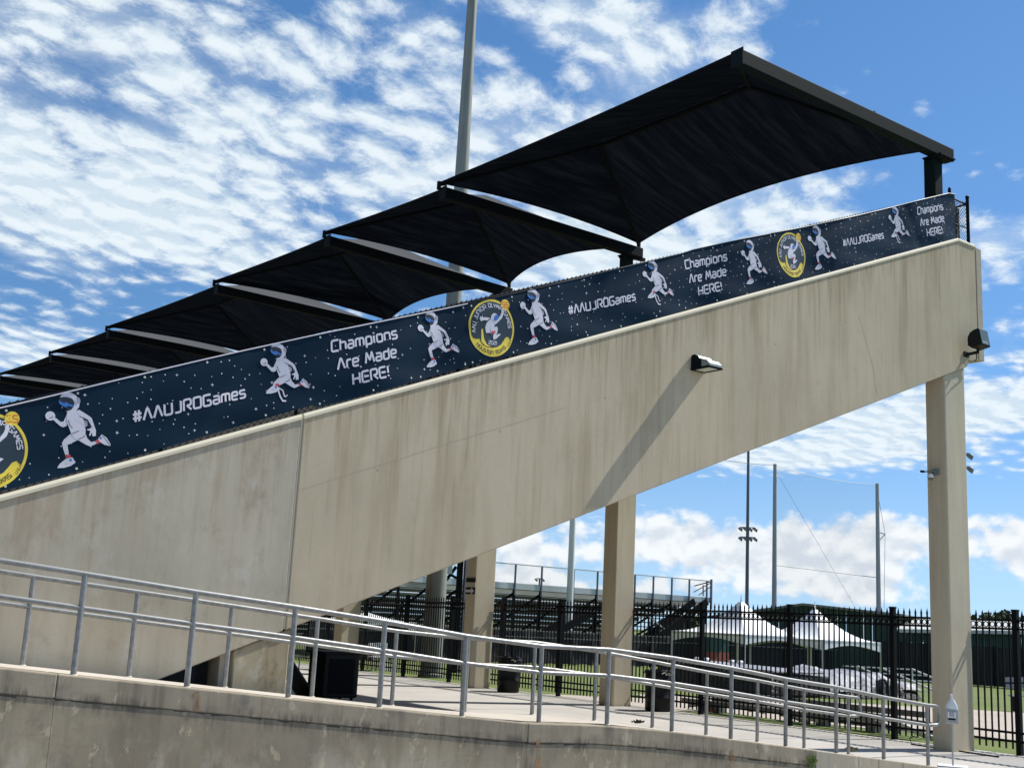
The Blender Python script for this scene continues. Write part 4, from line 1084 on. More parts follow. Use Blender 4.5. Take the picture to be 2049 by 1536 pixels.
# ================================================================== picket fence
pf = thing('picket_fence', (FX, 22, 0), 'tall black steel picket fence with ring frieze behind the columns', 'fence')
sp = 2.478; y0 = .579*FX
PZ = 2.42
rail = B(); rings = B()
np_ = 0
first = None
ybreaks = [y0-2*sp+i*sp for i in range(0, 17)]
def lance(x, y):
    return B().box((x-.012, y-.012, .09), (x+.012, y+.012, PZ-.10)).add([(x-.016, y-.016, PZ-.10), (x+.016, y-.016, PZ-.10), (x+.016, y+.016, PZ-.10), (x-.016, y+.016, PZ-.10), (x, y, PZ+.005)], [(0, 1, 4), (1, 2, 4), (2, 3, 4), (3, 0, 4)])
def ground_z(y): return 0.0
for i, y in enumerate(ybreaks):
    B().box((FX-.045, y-.045, -.03), (FX+.045, y+.045, PZ-.02)).box((FX-.052, y-.052, PZ-.02), (FX+.052, y+.052, PZ+.01)).build('post', M_black, pf)
    if i == len(ybreaks)-1: break
    for z in (PZ-.18, PZ-.325, .36, .22):
        B().box((FX-.02, y+.045, z-.019), (FX+.02, y+sp-.045, z+.019)).build('rail', M_black, pf)
    for k in range(1, 20):
        yy = y+sp*k/20
        if np_ < 296:
            if first is None: first = lance(FX, yy).build('picket', M_black, pf); fy = yy
            else: share(first, 'picket', (0, yy-fy, 0), pf)
            np_ += 1
        else:
            pass
    for k in range(0, 20):
        yc = y+sp*(k+.5)/20; zc_ = PZ-.2525; pts = []
        for rr in (.051, .037):
            for a in range(12): pts.append((FX, yc+rr*math.cos(a*.5236), zc_+rr*math.sin(a*.5236)))
        p2 = [(x-.008, y_, z_) for x, y_, z_ in pts]; p3 = [(x+.008, y_, z_) for x, y_, z_ in pts]
        o = 0; fs = []
        for a in range(12):
            b_ = (a+1) % 12; fs += [(a, b_, 12+b_, 12+a), (24+a, 36+a, 36+b_, 24+b_), (12+a, 12+b_, 36+b_, 36+a), (a, 24+a, 24+b_, b_)]
        rings.add(p2+p3, fs)
rings.build('ring_frieze', M_black, pf, kind='stuff')

# ================================================================== things on the slab
def barrel(x, y, label, dent=0):
    t = thing('trash_barrel', (x, y, 0), label, 'barrel', 'black barrels by the fence')
    prof = [(.0, .01), (.27, .01), (.285, .03), (.285, .26), (.30, .28), (.30, .31), (.288, .33), (.292, .58), (.305, .60), (.305, .63), (.292, .65), (.295, .86)]
    B().lathe(prof, (x, y, 0), 28).build('drum', M_blackp, t, smooth=True)
    B().lathe([(.295, .86), (.31, .865), (.312, .885), (.295, .89), (.28, .86), (.275, .3), (0, .3)], (x, y, 0), 28).build('rim', M_blackp, t, smooth=True)
    b = B(); rr = random.Random(int(x*9))
    for k in range(24):
        a = k/24*6.283; r0, r1 = .275, .335; z = .885+rr.uniform(-.012, .025); a2 = a+.262
        b.add([(x+r0*math.cos(a), y+r0*math.sin(a), z), (x+r1*math.cos(a), y+r1*math.sin(a), z-.05-rr.uniform(0, .07)), (x+r1*math.cos(a2), y+r1*math.sin(a2), z-.05-rr.uniform(0, .06)), (x+r0*math.cos(a2), y+r0*math.sin(a2), z)], [(0, 1, 2, 3)])
    b.build('bin_liner', M_btarp, t)
q = onZ(1007, 1384); barrel(q.x+.15, q.y, 'black barrel bin between the second and third columns')
q = onZ(1306, 1422); barrel(q.x+.15, q.y, 'black barrel bin just right of the second column')
# black cabinet
q = onZ(697, 1402); cb = thing('black_cabinet', (q.x, q.y, 0), 'black equipment cabinet standing on the slab behind the handrail, at the left', 'cabinet')
B().box((q.x-.62, q.y+.02, .06), (q.x+.22, q.y+.72, .98)).build('body', M_blackp, cb, bevel=.04)
B().box((q.x-.66, q.y-.02, .94), (q.x+.26, q.y+.76, 1.0)).build('lid', M_blackp, cb, bevel=.02)
B().box((q.x+.221, q.y+.1, .15), (q.x+.235, q.y+.3, .85)).box((q.x-.5, q.y+.008, .15), (q.x+.1, q.y+.018, .85)).build('side_panel', M_steel, cb, bevel=.004)
for sx in (-.55, .12):
    for sy in (.1, .6): B().lathe([(0, .0), (.035, .0), (.035, .07), (0, .07)], (q.x+sx, q.y+sy, 0), 10).build('caster', M_steel, cb)
# dark blue slanted board behind the pedestal
q = onZ(620, 1397); sb = thing('slanted_panel', (q.x, q.y, 0), 'dark blue slanted board leaning in the shade beside the pedestal', 'board')
B().add([(q.x, q.y-.3, .0), (q.x+.05, q.y-.3, .0), (q.x-1.0, q.y-.3, 1.25), (q.x-1.05, q.y-.3, 1.25), (q.x, q.y+.6, .0), (q.x+.05, q.y+.6, .0), (q.x-1.0, q.y+.6, 1.25), (q.x-1.05, q.y+.6, 1.25)],
        [(0, 1, 2, 3), (7, 6, 5, 4), (0, 4, 5, 1), (1, 5, 6, 2), (2, 6, 7, 3), (3, 7, 4, 0)]).build('board', M_blue, sb)
B().bar((q.x-.9, q.y+.1, 0), (q.x-.9, q.y+.1, 1.1), .05).bar((q.x-.9, q.y+.5, 0), (q.x-.9, q.y+.5, 1.1), .05).build('strut', M_steel, sb)
# low curved pipe rail in front of the fence, far left
hr = thing('pipe_rail', (17.4, 28, 0), 'low curved steel pipe rail before the leftmost column', 'rail')
pts = [onX(x, y, 17.6) for x, y in ((588, 1310), (640, 1316), (690, 1321), (702, 1318), (706, 1308), (706, 1292))]
B().tube(pts, .022, 8).build('rail', M_galv, hr, smooth=True)
for x in (600, 645, 684): p = onX(x, 1315 if x > 600 else 1311, 17.6); B().tube([(p.x, p.y, 0), tuple(p)], .022, 8).build('post', M_galv, hr, smooth=True)
# sanitizer dispenser on its stand
q = onZ(1907, 1532.5); sd = thing('sanitizer_stand', (q.x, q.y, 0), 'grey hand sanitizer dispenser with clear bag on a slim stand at the lower right', 'dispenser')
x, y = q.x, q.y
dirv = Vector((-.84, -.54, 0)); sv = Vector((.54, -.84, 0))
def ob(cx_, w_, d_, z0_, z1_):
    c_ = Vector((x, y, 0))+dirv*cx_; bb = B(); vs = []
    for z in (z0_, z1_):
        for a, b_ in ((-1, -1), (1, -1), (1, 1), (-1, 1)): vs.append(tuple(c_+sv*(a*w_/2)+dirv*(b_*d_/2)+Vector((0, 0, z))))
    return bb.add(vs, [(0, 3, 2, 1), (4, 5, 6, 7), (0, 1, 5, 4), (1, 2, 6, 5), (2, 3, 7, 6), (3, 0, 4, 7)])
ob(0, .42, .32, .002, .014).build('base_plate', M_white, sd, bevel=.003)
B().tube([(x, y, .012), (x, y, .66)], .014, 10).build('pole', M_dgrey, sd, smooth=True)
ob(.03, .185, .10, .62, .83).build('dispenser_body', M_dgrey, sd, bevel=.012)
ob(.086, .115, .006, .705, .79).build('front_window', M_white, sd)
ob(.091, .075, .006, .725, .795).build('window_inset', M_dgrey, sd)
ob(.092, .10, .02, .675, .70).build('nozzle_bar', M_blackp, sd)
b = B(); vs = []
pr_ = [(.088, .045, .83), (.085, .045, .88), (.055, .032, .94), (.02, .015, .99), (.016, .014, 1.03)]
for w_, d_, z in pr_:
    for k in range(12):
        a = k*.5236; vs.append(tuple(Vector((x, y, z))+sv*(w_*math.cos(a))+dirv*(.03+d_*math.sin(a))))
fs = [(i*12+k, i*12+(k+1) % 12, (i+1)*12+(k+1) % 12, (i+1)*12+k) for i in range(4) for k in range(12)]+[tuple(range(48, 60))]
b.add(vs, fs).build('bag', M_clear, sd, smooth=True)
B().lathe([(.018, 0), (.018, .02), (0, .022)], tuple(Vector((x, y, 1.03))+dirv*.03), 10).build('cap', M_white, sd)

# dark joint strip at the grass edge by the near column
q0, q1 = onZ(1824, 1488, .01), onZ(1998, 1513, .01)
dr = thing('ground_strip', tuple(q0), 'thin dark metal strip lying on the slab in front of the nearest column', 'strip')
B().bar(q0, q1, .035, .02).build('strip', M_steel, dr)
B().tube([q0, q0+Vector((-.0, .04, .10)), q0+Vector((.1, .0, .14)), q0+Vector((.16, 0, .11))], .008, 6).build('hook', M_steel, dr)

# weeds
def weed(px, py, z, label, m, n, r, h, onwall=False):
    q = onY(px, py, 10.30) if onwall else onZ(px, py, z)
    b = B(); rr = random.Random(int(px))
    for k in range(n):
        a = rr.uniform(0, 6.283); L_ = rr.uniform(.4, 1)*r; hh = rr.uniform(.2, 1)*h
        p = q+Vector((rr.uniform(-r, r)*.6, (-.02 if onwall else rr.uniform(-r, r)*.4), rr.uniform(0, .3)*h)); d = Vector((math.cos(a)*L_*.5, (-abs(math.sin(a))*.06 if onwall else math.sin(a)*L_*.5), hh*(rr.choice((-1, 1)) if onwall else 1)))
        s = d.cross(Vector((rr.uniform(-1, 1), rr.uniform(-1, 1), .3))).normalized()*L_*.22
        b.add([p, p+d*.5+s, p+d, p+d*.5-s], [(0, 1, 2, 3)])
    o = b.build('weed_clump', m, origin=tuple(q)); tag(o, label, 'weed'); return o
weed(1276, 1446, 0.36, 'dry weed tuft on the ramp edge right of the second column', M_dry, 60, .10, .05)
weed(1703, 1502, 0.05, 'dry weed tuft at the foot of the rear handrail', M_dry, 50, .13, .07)
weed(1620, 1524, 0, 'bright green weed growing out of the retaining wall joint', M_weed, 46, .10, .10, True)

# ================================================================== masts
def mast(bx, by, h, r0, r1, label, name='light_mast', m=None, X=None, extra=None, group=None, base=None):
    q = base if base is not None else onZ(bx, by)
    t = thing(name, (q.x, q.y, 0), label, 'mast', group)
    n = 8; B().tube([(q.x, q.y, h*i/n) for i in range(n+1)], [r0+(r1-r0)*i/n for i in range(n+1)], 20).build('shaft', m, t, smooth=True)
    return t, q
# big grey mast behind the fence, rising above the canopies
qb = onX(868, 1250, 20.3)
t, q = mast(0, 0, 30, .345, .115, 'tall tapering grey floodlight mast rising behind the canopies', m=M_pole, base=qb)
B().lathe([(.40, .0), (.40, .1), (.36, .14)], (q.x, q.y, 0), 20).build('base_collar', M_pole, t)
for z in (12.5, 24.0): B().lathe([(.30-.0076*z+.05, 0), (.31-.0076*z+.05, .05), (.30-.0076*z+.05, .1)], (q.x, q.y, z), 20).build('joint_ring', M_pole, t)
B().box((q.x-.2, q.y-.55, 4.6), (q.x+.2, q.y-.33, 5.3)).build('control_box', M_house, t)
t, q = mast(1135, 1327, 13.4, .17, .13, 'white painted mast behind the fence between the second and third columns', m=M_wpole)
B().lathe([(.19, 0), (.19, .35), (.17, .38)], (q.x, q.y, 0), 16).build('base_collar', M_wpole, t)
# dark floodlight mast
qd = dep(1494, 1262, 95); qd.z = 0
t, q = mast(0, 0, (onY(1496, 860, qd.y).z), .17, .10, 'slim dark floodlight mast seen under the wall, lamps halfway up', m=M_dpole, base=qd)
def lampcluster(t, q, px, py, n, s, spread, m=M_dpole, rows=2):
    z = onY(px, py, q.y).z; b = B()
    for r_ in range(rows):
        B().bar((q.x-spread*CR.x*1.0, q.y-spread*CR.y, z-r_*s*1.9), (q.x+spread*CR.x, q.y+spread*CR.y, z-r_*s*1.9), s*.25).build('cross_arm', m, t)
        for k in range(n):
            f = -1+2*k/(n-1) if n > 1 else 0; c_ = Vector((q.x+CR.x*spread*f, q.y+CR.y*spread*f, z-r_*s*1.9-s*.45))
            bb = B().lathe([(.05*s, .55*s), (.35*s, .4*s), (.5*s, .05*s), (.52*s, -.1*s), (.0, -.15*s)], (0, 0, 0), 12)
            ro = Matrix.Rotation(R(35), 4, 'X') @ Matrix.Rotation(R(25), 4, 'Y'); bb.v = [tuple(c_+ro @ Vector(v)) for v in bb.v]
            bb.build('floodlight', M_aludark, t, smooth=True)
lampcluster(t, q, 1494, 1055, 4, .42, .62)
# floodlights showing beside the nearest column
qe = dep(1920, 1290, 80); qe.z = 0
t, q = mast(0, 0, onY(1920, 900, qe.y).z, .2, .12, 'floodlight mast hidden behind the nearest column, lamps showing at its right', m=M_gpole, base=qe)
lampcluster(t, q, 1936, 912, 4, .50, 1.05, M_gpole, 2)
# far small floodlight above the bleachers
qf = dep(1076, 1240, 120); qf.z = 0
t, q = mast(0, 0, onY(1078, 1158, qf.y).z, .10, .08, 'tiny distant twin floodlight pole above the far bleachers', m=M_dpole, base=qf)
lampcluster(t, q, 1078, 1157, 2, .38, .36, M_dpole, 1)
# net poles with their net
qn1 = dep(1549, 1265, 62); qn1.z = 0; qn2 = dep(1759, 1275, 64); qn2.z = 0
z1 = onY(1549, 928, qn1.y).z; z2 = onY(1754, 967, qn2.y).z
t1, _ = mast(0, 0, z1, .15, .095, 'left one of the two grey net poles seen under the wall', 'net_pole', M_gpole, base=qn1, group='net poles')
t2, _ = mast(0, 0, z2, .15, .095, 'right one of the two grey net poles, with a small side bracket', 'net_pole', M_gpole, base=qn2, group='net poles')
zb1 = onY(1771, 1068, qn2.y)
B().bar((qn2.x, qn2.y, zb1.z+.05), tuple(zb1), .05).bar((qn2.x, qn2.y, zb1.z-.5), tuple(zb1), .04).build('side_bracket', M_gpole, t2)
B().tube([(qn2.x, qn2.y, z2-.4), tuple(zb1), tuple(onY(1769, 1226, qn2.y))], .012, 4).build('guy_wire', M_steel, t2)
net = thing('safety_net', ((qn1.x+qn2.x)/2, (qn1.y+qn2.y)/2, 0), 'fine ball net hanging between the two grey poles', 'net')
qn0 = dep(1330, 1255, 66)
def sag(a, b_, s, n=16): return [Vector(a).lerp(Vector(b_), i/n)-Vector((0, 0, s*4*(i/n)*(1-i/n))) for i in range(n+1)]
top = sag((qn1.x, qn1.y, z1-.05), (qn2.x, qn2.y, z2-.05), .22); b = B()
vs = [tuple(p) for p in top]+[(p.x, p.y, .4) for p in top]; n = len(top)
b.add(vs, [(i, i+1, i+1+n, i+n) for i in range(n-1)]); b.build('mesh', M_net, net)
B().tube(top, .014, 5).build('top_cable', M_gpole, net)
zl1 = onY(1549, 1130, qn1.y).z; zl2 = onY(1754, 1155, qn2.y).z
B().tube([(qn1.x, qn1.y, zl1), (qn2.x, qn2.y, zl2)], .02, 5).build('middle_cable', M_gpole, net)
pl = dep(1103, 1057, 75); B().tube([(qn1.x, qn1.y, zl1)]+sag((qn1.x, qn1.y, zl1), tuple(pl), .3), .016, 5).build('middle_cable', M_gpole, net)
pl2 = dep(1380, 905, 70); B().tube(sag((qn1.x, qn1.y, z1-.05), tuple(pl2), .15), .013, 5).build('top_cable', M_gpole, net)
B().tube([(qn1.x, qn1.y, z1-.3), tuple(onY(1712, 1216, qn1.y+4))], .009, 5).build('guy_wire', M_gpole, net)

# ================================================================== far bleachers with their screen
YBl = 44.0
zd = onY(1420, 1195, YBl).z; zr = onY(1430, 1163, YBl).z
XR = onY(1422, 1195, YBl).x; XL = 20.0
fbz = thing('far_bleachers', ((XL+XR)/2, YBl, 0), 'far aluminium bleachers on dark steel frames seen from behind through the fence', 'bleachers')
for i in range(13):
    z = zd-i*.235; y = YBl+i*.62
    if z < .5: break
    B().box((XL, y, z-.045), (XR-(0 if i < 1 else .2), y+.28, z)).build('seat_plank', M_alu, fbz)
    B().box((XL, y+.31, z-.30), (XR-.2, y+.56, z-.26)).build('foot_plank', M_aludark, fbz)
    B().box((XL, y+.29, z-.22), (XR-.2-i*.35, y+.305, z-.06)).build('riser', M_alu if i < 2 else M_aludark, fbz)
B().box((XL, YBl-.02, zd-.28), (XR, YBl+.02, zd-.03)).build('rear_fascia', M_alu, fbz)
B().box((XL, YBl+.60, zd-.50), (XR-.2, YBl+.64, zd-.30)).build('riser', M_alu, fbz)
for x_ in (1020, 1028): pass
xs_p = [onY(x, 1170, YBl).x for x in (1029, 1082, 1146, 1194, 1269, 1306, 1343, 1378, 1413)]
xs_p = [xs_p[0]-(xs_p[1]-xs_p[0])*k for k in (5, 4, 3, 2, 1)]+xs_p
for x in xs_p:
    B().bar((x, YBl-.05, zd-.55), (x, YBl-.05, zr), .07).build('guard_post', M_dpole, fbz)
    B().bar((x, YBl, 0), (x, YBl, zd-.3), .10).build('leg', M_steel, fbz)
    B().bar((x, YBl+.1, zd-.50), (x, YBl+6.5, .25), .06, .10).build('raker', M_steel, fbz)
    B().bar((x, YBl, .3), (x+1.2, YBl+1.5, zd-1.2), .09).build('brace', M_steel, fbz)
B().bar((XL, YBl-.05, zr), (XR, YBl-.05, zr), .05).build('guard_rail', M_alu, fbz)
B().bar((XR, YBl-.05, zr), (XR, YBl+1.2, zr-.25), .05).bar((XR-.02, YBl-.05, zd-.6), (XR-.02, YBl-.05, zr+.1), .09).build('end_guard', M_dpole, fbz)
bn = B().add([(XL, YBl-.05, zd), (XR, YBl-.05, zd), (XR, YBl-.05, zr), (XL, YBl-.05, zr)], [(0, 1, 2, 3)]); bn.build('guard_mesh', M_net, fbz)
for (xa, za, xb, zb_) in ((1415, 1195, 1290, 1296), (1205, 1205, 1110, 1268)):
    p, q = onY(xa, za+8, YBl-1.2), onY(xb, zb_, YBl-1.2)
    B().bar(p, q, .10, .34).build('stair_stringer', M_steel, fbz)
    B().bar(p+Vector((0, .9, 0)), q+Vector((0, .9, 0)), .10, .34).build('stair_stringer', M_steel, fbz)
    p2, q2 = p+Vector((0, 0, 1.0)), q+Vector((0, 0, .95))
B().bar(onY(1388, 1184, YBl+.6), onY(1423, 1165, YBl+.6), .04).bar(onY(1398, 1190, YBl+.6), onY(1424, 1172, YBl+.6), .04).bar(onY(1407, 1192, YBl+.6), onY(1407, 1170, YBl+.6), .05).build('stair_rail', M_dpole, fbz)
for xa, xb in ((1290, 1337), ):
    B().bar(onY(xa+3, 1228, YBl-.9), onY(xb+5, 1268, YBl-.9), .07).build('pale_brace', M_alu, fbz)

def screen(pa, pb, z1, label, nposts, gr='black windscreen fences', rails=True):
    pa, pb = Vector(pa), Vector(pb); pa.z = pb.z = 0
    t = thing('windscreen_fence', tuple((pa+pb)/2), label, 'fence', gr)
    n = 60; d = (pb-pa); nn = Vector((-d.y, d.x, 0)).normalized(); b = B(); vs = []
    for i in range(n+1):
        p = pa+d*(i/n)+nn*(.05*math.sin(i*1.7)+.03*math.sin(i*.6))
        for z in (.04, z1*.5, z1): vs.append((p.x, p.y, z+(0.03*math.sin(i*2.1) if z < .1 else 0)))
    b.add(vs, [(i*3+j, (i+1)*3+j, (i+1)*3+j+1, i*3+j+1) for i in range(n) for j in range(2)]); b.build('screen_cloth', M_wind, t, smooth=True)
    for i in range(nposts+1):
        p = pa+d*(i/nposts)-nn*.08; B().tube([(p.x, p.y, 0), (p.x, p.y, z1+.08)], .035, 6).build('post', M_steel, t)
    if rails:
        for z in (z1+.02, z1*.82):
            B().bar((pa.x, pa.y, z)-Vector(nn)*.1 if False else tuple(pa-nn*.1+Vector((0, 0, z))), tuple(pb-nn*.1+Vector((0, 0, z))), .04).build('rail', M_aludark, t)
    return t
screen((21.5, 41.5, 0), (41.2, 41.5, 0), 1.42, 'long black windscreen fence in front of the far bleachers', 12)
qa_, qb_ = dep(1330, 1262, 56), dep(1800, 1290, 56)
screen((41.6, 43.0, 0), (56, 35.2, 0), 1.45, 'black windscreen fence behind the white tents', 10)
screen(tuple(onZ(1760, 1356)), tuple(onZ(2150, 1386)), 1.75, 'tall black windscreen in front of the green building at the right', 8, rails=False)

# ================================================================== green sheds
def shed(name, P0, P1, hl, hr_, hm, depth, label, ns):
    """gable-fronted metal shed: front from P0 to P1, eaves hl/hr, ridge hm at the middle"""
    P0, P1 = Vector(P0), Vector(P1); P0.z = P1.z = 0; d = P1-P0; L_ = d.length; d.normalize(); nn = Vector((-d.y, d.x, 0))
    if nn.y < 0: nn = -nn
    t = thing(name, tuple((P0+P1)/2), label, 'shed')
    def top(s): return lerp(hl, hm, s/.5) if s < .5 else lerp(hm, hr_, (s-.5)/.5)
    for i in range(ns):
        s0, s1 = i/ns, (i+1)/ns; b = B(); a0_ = P0+d*L_*s0; a1_ = P0+d*(L_*s1-.02)
        k = 6
        for j in range(k):
            q0_ = a0_.lerp(a1_, j/k); q1_ = a0_.lerp(a1_, (j+.55)/k); sa = lerp(s0, s1, j/k); off = -nn*.035
            b.add([tuple(q0_+off), tuple(q1_+off), tuple(q1_+off+Vector((0, 0, top(sa)))), tuple(q0_+off+Vector((0, 0, top(sa))))], [(0, 1, 2, 3)])
            q2_ = a0_.lerp(a1_, (j+.65)/k); q3_ = a0_.lerp(a1_, (j+.9)/k)
            b.add([tuple(q1_+off), tuple(q2_), tuple(q2_+Vector((0, 0, top(sa)))), tuple(q1_+off+Vector((0, 0, top(sa))))], [(0, 1, 2, 3)])
            b.add([tuple(q2_), tuple(q3_), tuple(q3_+Vector((0, 0, top(sa)))), tuple(q2_+Vector((0, 0, top(sa))))], [(0, 1, 2, 3)])
            q4_ = a0_.lerp(a1_, (j+1)/k)
            b.add([tuple(q3_), tuple(q4_+off), tuple(q4_+off+Vector((0, 0, top(sa)))), tuple(q3_+Vector((0, 0, top(sa))))], [(0, 1, 2, 3)])
        b.build('wall_sheet', M_bgreen, t)
    return t, d, nn, L_
Pa, Pb = dep(1430, 1266, 62), dep(1800, 1284, 58)
hm = onX(1592, 1213, 0).z if False else None
def zat(px, py, P_): # height at which a plumb line through P_ crosses picture height py
    dd = (Vector((P_.x, P_.y, 1.79))-EYE).dot(CF); z = 1.79
    for _ in range(30):
        r = Vector((P_.x, P_.y, z))-EYE; zc_ = r.dot(CF); yy = 768-FPX*r.dot(CU)/zc_; z += (yy-py)*zc_/FPX
    return z
Pm = (Pa+Pb)/2
hL, hM, hR = zat(0, 1236, Pa), zat(0, 1211, Pm), zat(0, 1232, Pb)
t, d, nn, L_ = shed('green_gable_shed', Pa, Pb, hL, hR, hM, 14, 'dark green metal shed with a low gable behind the two white tents', 22)
b = B(); A0, A1 = Vector((Pa.x, Pa.y, 0)), Vector((Pb.x, Pb.y, 0)); M0 = (A0+A1)/2; o_ = -nn*.35; dp = nn*14; th_ = Vector((0, 0, .12))
for (s, hs, e_, he) in ((A0-d*.3, hL-.02, M0, hM), (M0, hM, A1+d*.3, hR-.02)):
    v = [s+o_+Vector((0, 0, hs)), e_+o_+Vector((0, 0, he)), e_+dp+Vector((0, 0, he)), s+dp+Vector((0, 0, hs))]
    B().add([tuple(p) for p in v]+[tuple(p+th_) for p in v], [(0, 3, 2, 1), (4, 5, 6, 7), (0, 1, 5, 4), (1, 2, 6, 5), (2, 3, 7, 6), (3, 0, 4, 7)]).build('roof', M_aludark, t)
# long shed at the right
Pc, Pd = dep(1800, 1284, 57), dep(2200, 1304, 54)
hC, hD = zat(0, 1262-0, Pc), zat(0, 1268, Pd)
t, d, nn, L_ = shed('long_green_shed', Pc, Pd, hC, hD, (hC+hD)/2, 8, 'long dark green metal shed with a pale roof behind the nearest column', 16)
A0, A1 = Vector((Pc.x, Pc.y, hC)), Vector((Pd.x, Pd.y, hD)); rz = zat(0, 1241, Pc+nn*5); rz2 = zat(0, 1247, Pd+nn*5)
v = [A0-nn*.4-d*.1, A1-nn*.4, Vector((A1.x, A1.y, rz2))+nn*5, Vector((A0.x, A0.y, rz))+nn*5-d*.1]
B().add([tuple(p) for p in v]+[tuple(p+Vector((0, 0, .1))) for p in v], [(0, 3, 2, 1), (4, 5, 6, 7), (0, 1, 5, 4), (1, 2, 6, 5), (2, 3, 7, 6), (3, 0, 4, 7)]).build('roof', M_roof, t)
B().bar(tuple(A0-nn*.45), tuple(A1-nn*.45), .12, .14).build('gutter', M_roof, t)
# brick dugout front seen under the left tent
qd_ = dep(1427, 1300, 56); dg = thing('brick_dugout', (qd_.x, qd_.y, 0), 'small dugout with a low red brick wall seen under the left tent', 'dugout')
X_, Y_2 = qd_.x, qd_.y
B().box((X_-.2, Y_2, 0), (X_+1.1, Y_2+.3, .85)).build('brick_wall', M_brick, dg)
B().box((X_-.2, Y_2+.02, .85), (X_+1.1, Y_2+.28, 1.7)).build('green_panel', M_bgreen, dg)
B().box((X_-.3, Y_2-.2, 1.7), (X_+1.2, Y_2+.6, 1.85)).build('roof', M_aludark, dg)

# ================================================================== frame tents
def tent(F, s, zE, zP, zS, label, s2=None):
    s2 = s2 or s
    """F near corner; sides run along +X and +Y"""
    t = thing('frame_tent', (F.x, F.y, 0), label, 'tent', 'white frame tents on the grass')
    cs = [Vector((F.x, F.y, zE)), Vector((F.x+s, F.y, zE)), Vector((F.x+s, F.y+s2, zE)), Vector((F.x, F.y+s2, zE))]
    apex = Vector((F.x+s/2, F.y+s2/2, zP)); b = B(); val = B()
    for i in range(4):
        a, c_ = cs[i], cs[(i+1) % 4]; nu, nv = 12, 12; vs = []
        for u in range(nu+1):
            e_ = a.lerp(c_, u/nu); sagx = .10*4*(u/nu)*(1-u/nu)
            for v in range(nv+1):
                r = v/nv; hgt = r**2.0; k = r*.96
                p = e_.lerp(Vector((apex.x, apex.y, zE)), k); p.z = zE+(zP-zE)*hgt-.0*sagx; vs.append(p)
        b.add(vs, [(u*(nv+1)+v, (u+1)*(nv+1)+v, (u+1)*(nv+1)+v+1, u*(nv+1)+v+1) for u in range(nu) for v in range(nv)])
        vs = []
        for u in range(17):
            p = a.lerp(c_, u/16); out = (p-Vector((apex.x, apex.y, p.z))).normalized()*.02; dd = .36-.20*math.sin(math.pi*u/16)
            vs += [p+out, p+out-Vector((0, 0, dd))]
        val = B().add(vs, [(2*u, 2*u+1, 2*u+3, 2*u+2) for u in range(16)]); val.build('valance', M_white, t)
        B().tube([(a.x, a.y, 0), (a.x, a.y, zE)], .035, 8).build('leg', M_alu, t)
        m_ = a.lerp(c_, .5)
        B().bar(tuple(a-Vector((0, 0, .05))), tuple(c_-Vector((0, 0, .05))), .05).build('frame_bar', M_alu, t)
    b.build('canopy', M_white, t, smooth=True)
    B().lathe([(.07, -.25), (.035, 0), (.015, zS-zP)], tuple(apex), 8).build('peak', M_white, t)
    return t
def ratio(px, py): r = ray(px, py); return r.x/r.y
Fa = dep(1490, 1268, 40); zE1 = Fa.z
rl = ratio(1345, 1259); Ls = Fa.x/rl-Fa.y
pk = Vector((Fa.x+Ls/2, Fa.y+Ls/2, 0)); tent(Fa, Ls, zE1, zat(0, 1204, pk), zat(0, 1189, pk), 'left white peaked frame tent, under the floodlight mast')
Fb = dep(1646, 1282, 40.5); rr_ = ratio(1762, 1276); Ls2 = Fb.y*rr_-Fb.x
pk = Vector((Fb.x+Ls2/2, Fb.y+Ls2/2, 0)); tent(Fb, Ls2, Fb.z+.05, zat(0, 1219, pk), zat(0, 1203, pk), 'right white peaked frame tent')
Fc_ = dep(705, 1236, 46); pk = Vector((Fc_.x+2.2, Fc_.y+2.2, 0)); tent(Fc_, 3.0, Fc_.z-.05, Fc_.z+.25, Fc_.z+.28, 'white tent far left, mostly hidden by the leftmost column')

# ================================================================== covered gear on the field
q = onZ(1425, 1374); tr = thing('covered_trailer', (q.x, q.y, 0), 'long low trailer under a black cover with small white print, before the left tent', 'trailer')
q1 = onZ(1660, 1402); d = (q1-q); Lt = d.length; d.normalize(); nn = Vector((-d.y, d.x, 0)); nn = nn if nn.y > 0 else -nn
def obx(o_, d_, n_, a, b_, w0, w1, z0, z1, slope=0):
    v = []
    for z in (z0, z1):
        for (s, w_) in ((a, w0), (b_, w0), (b_, w1), (a, w1)): v.append(tuple(o_+d_*s+n_*w_+Vector((0, 0, z+(slope*(s-a) if z == z1 else 0)))))
    return B().add(v, [(0, 3, 2, 1), (4, 5, 6, 7), (0, 1, 5, 4), (1, 2, 6, 5), (2, 3, 7, 6), (3, 0, 4, 7)])
obx(q, d, nn, 0, Lt, 0, 2.2, .12, .74, -.01).build('cover', M_btarp, tr, bevel=.05)
obx(q, d, nn, .4, Lt, .15, 2.1, .745, .86, -.01).build('top_sheet', M_tarp, tr, bevel=.04)
for s in (.8, Lt-1.2):
    p = q+d*s; B().tube([tuple(p+Vector((0, 0, .25))-nn*.02), tuple(p+Vector((0, 0, .25))+nn*.15)], .22, 14).build('wheel', M_blackp, tr)
b = B()  # little white print: a three-bar crest over two short lines of dashes
def onside(s, z, l=.008): return tuple(q+d*s-nn*(.02+l)+Vector((0, 0, z)))
for k in range(5):
    s = 2.05+k*.13; hgt = (.14, .2, .24, .2, .13)[k]
    b.add([onside(s, .46), onside(s+.07, .46), onside(s+.10, .46+hgt), onside(s+.05, .46+hgt)], [(0, 1, 2, 3)])
for k in range(7):
    s = 1.95+k*.13; b.add([onside(s, .34), onside(s+.09, .34), onside(s+.09, .40), onside(s, .40)], [(0, 1, 2, 3)])
b.build('printed_mark', M_pw, tr)
for s in (.6, 1.1, 2.4, 2.8): obx(q, d, nn, s, s+.17, 1.0, 1.2, .86, .97).build('white_bag', M_white, tr, bevel=.05)
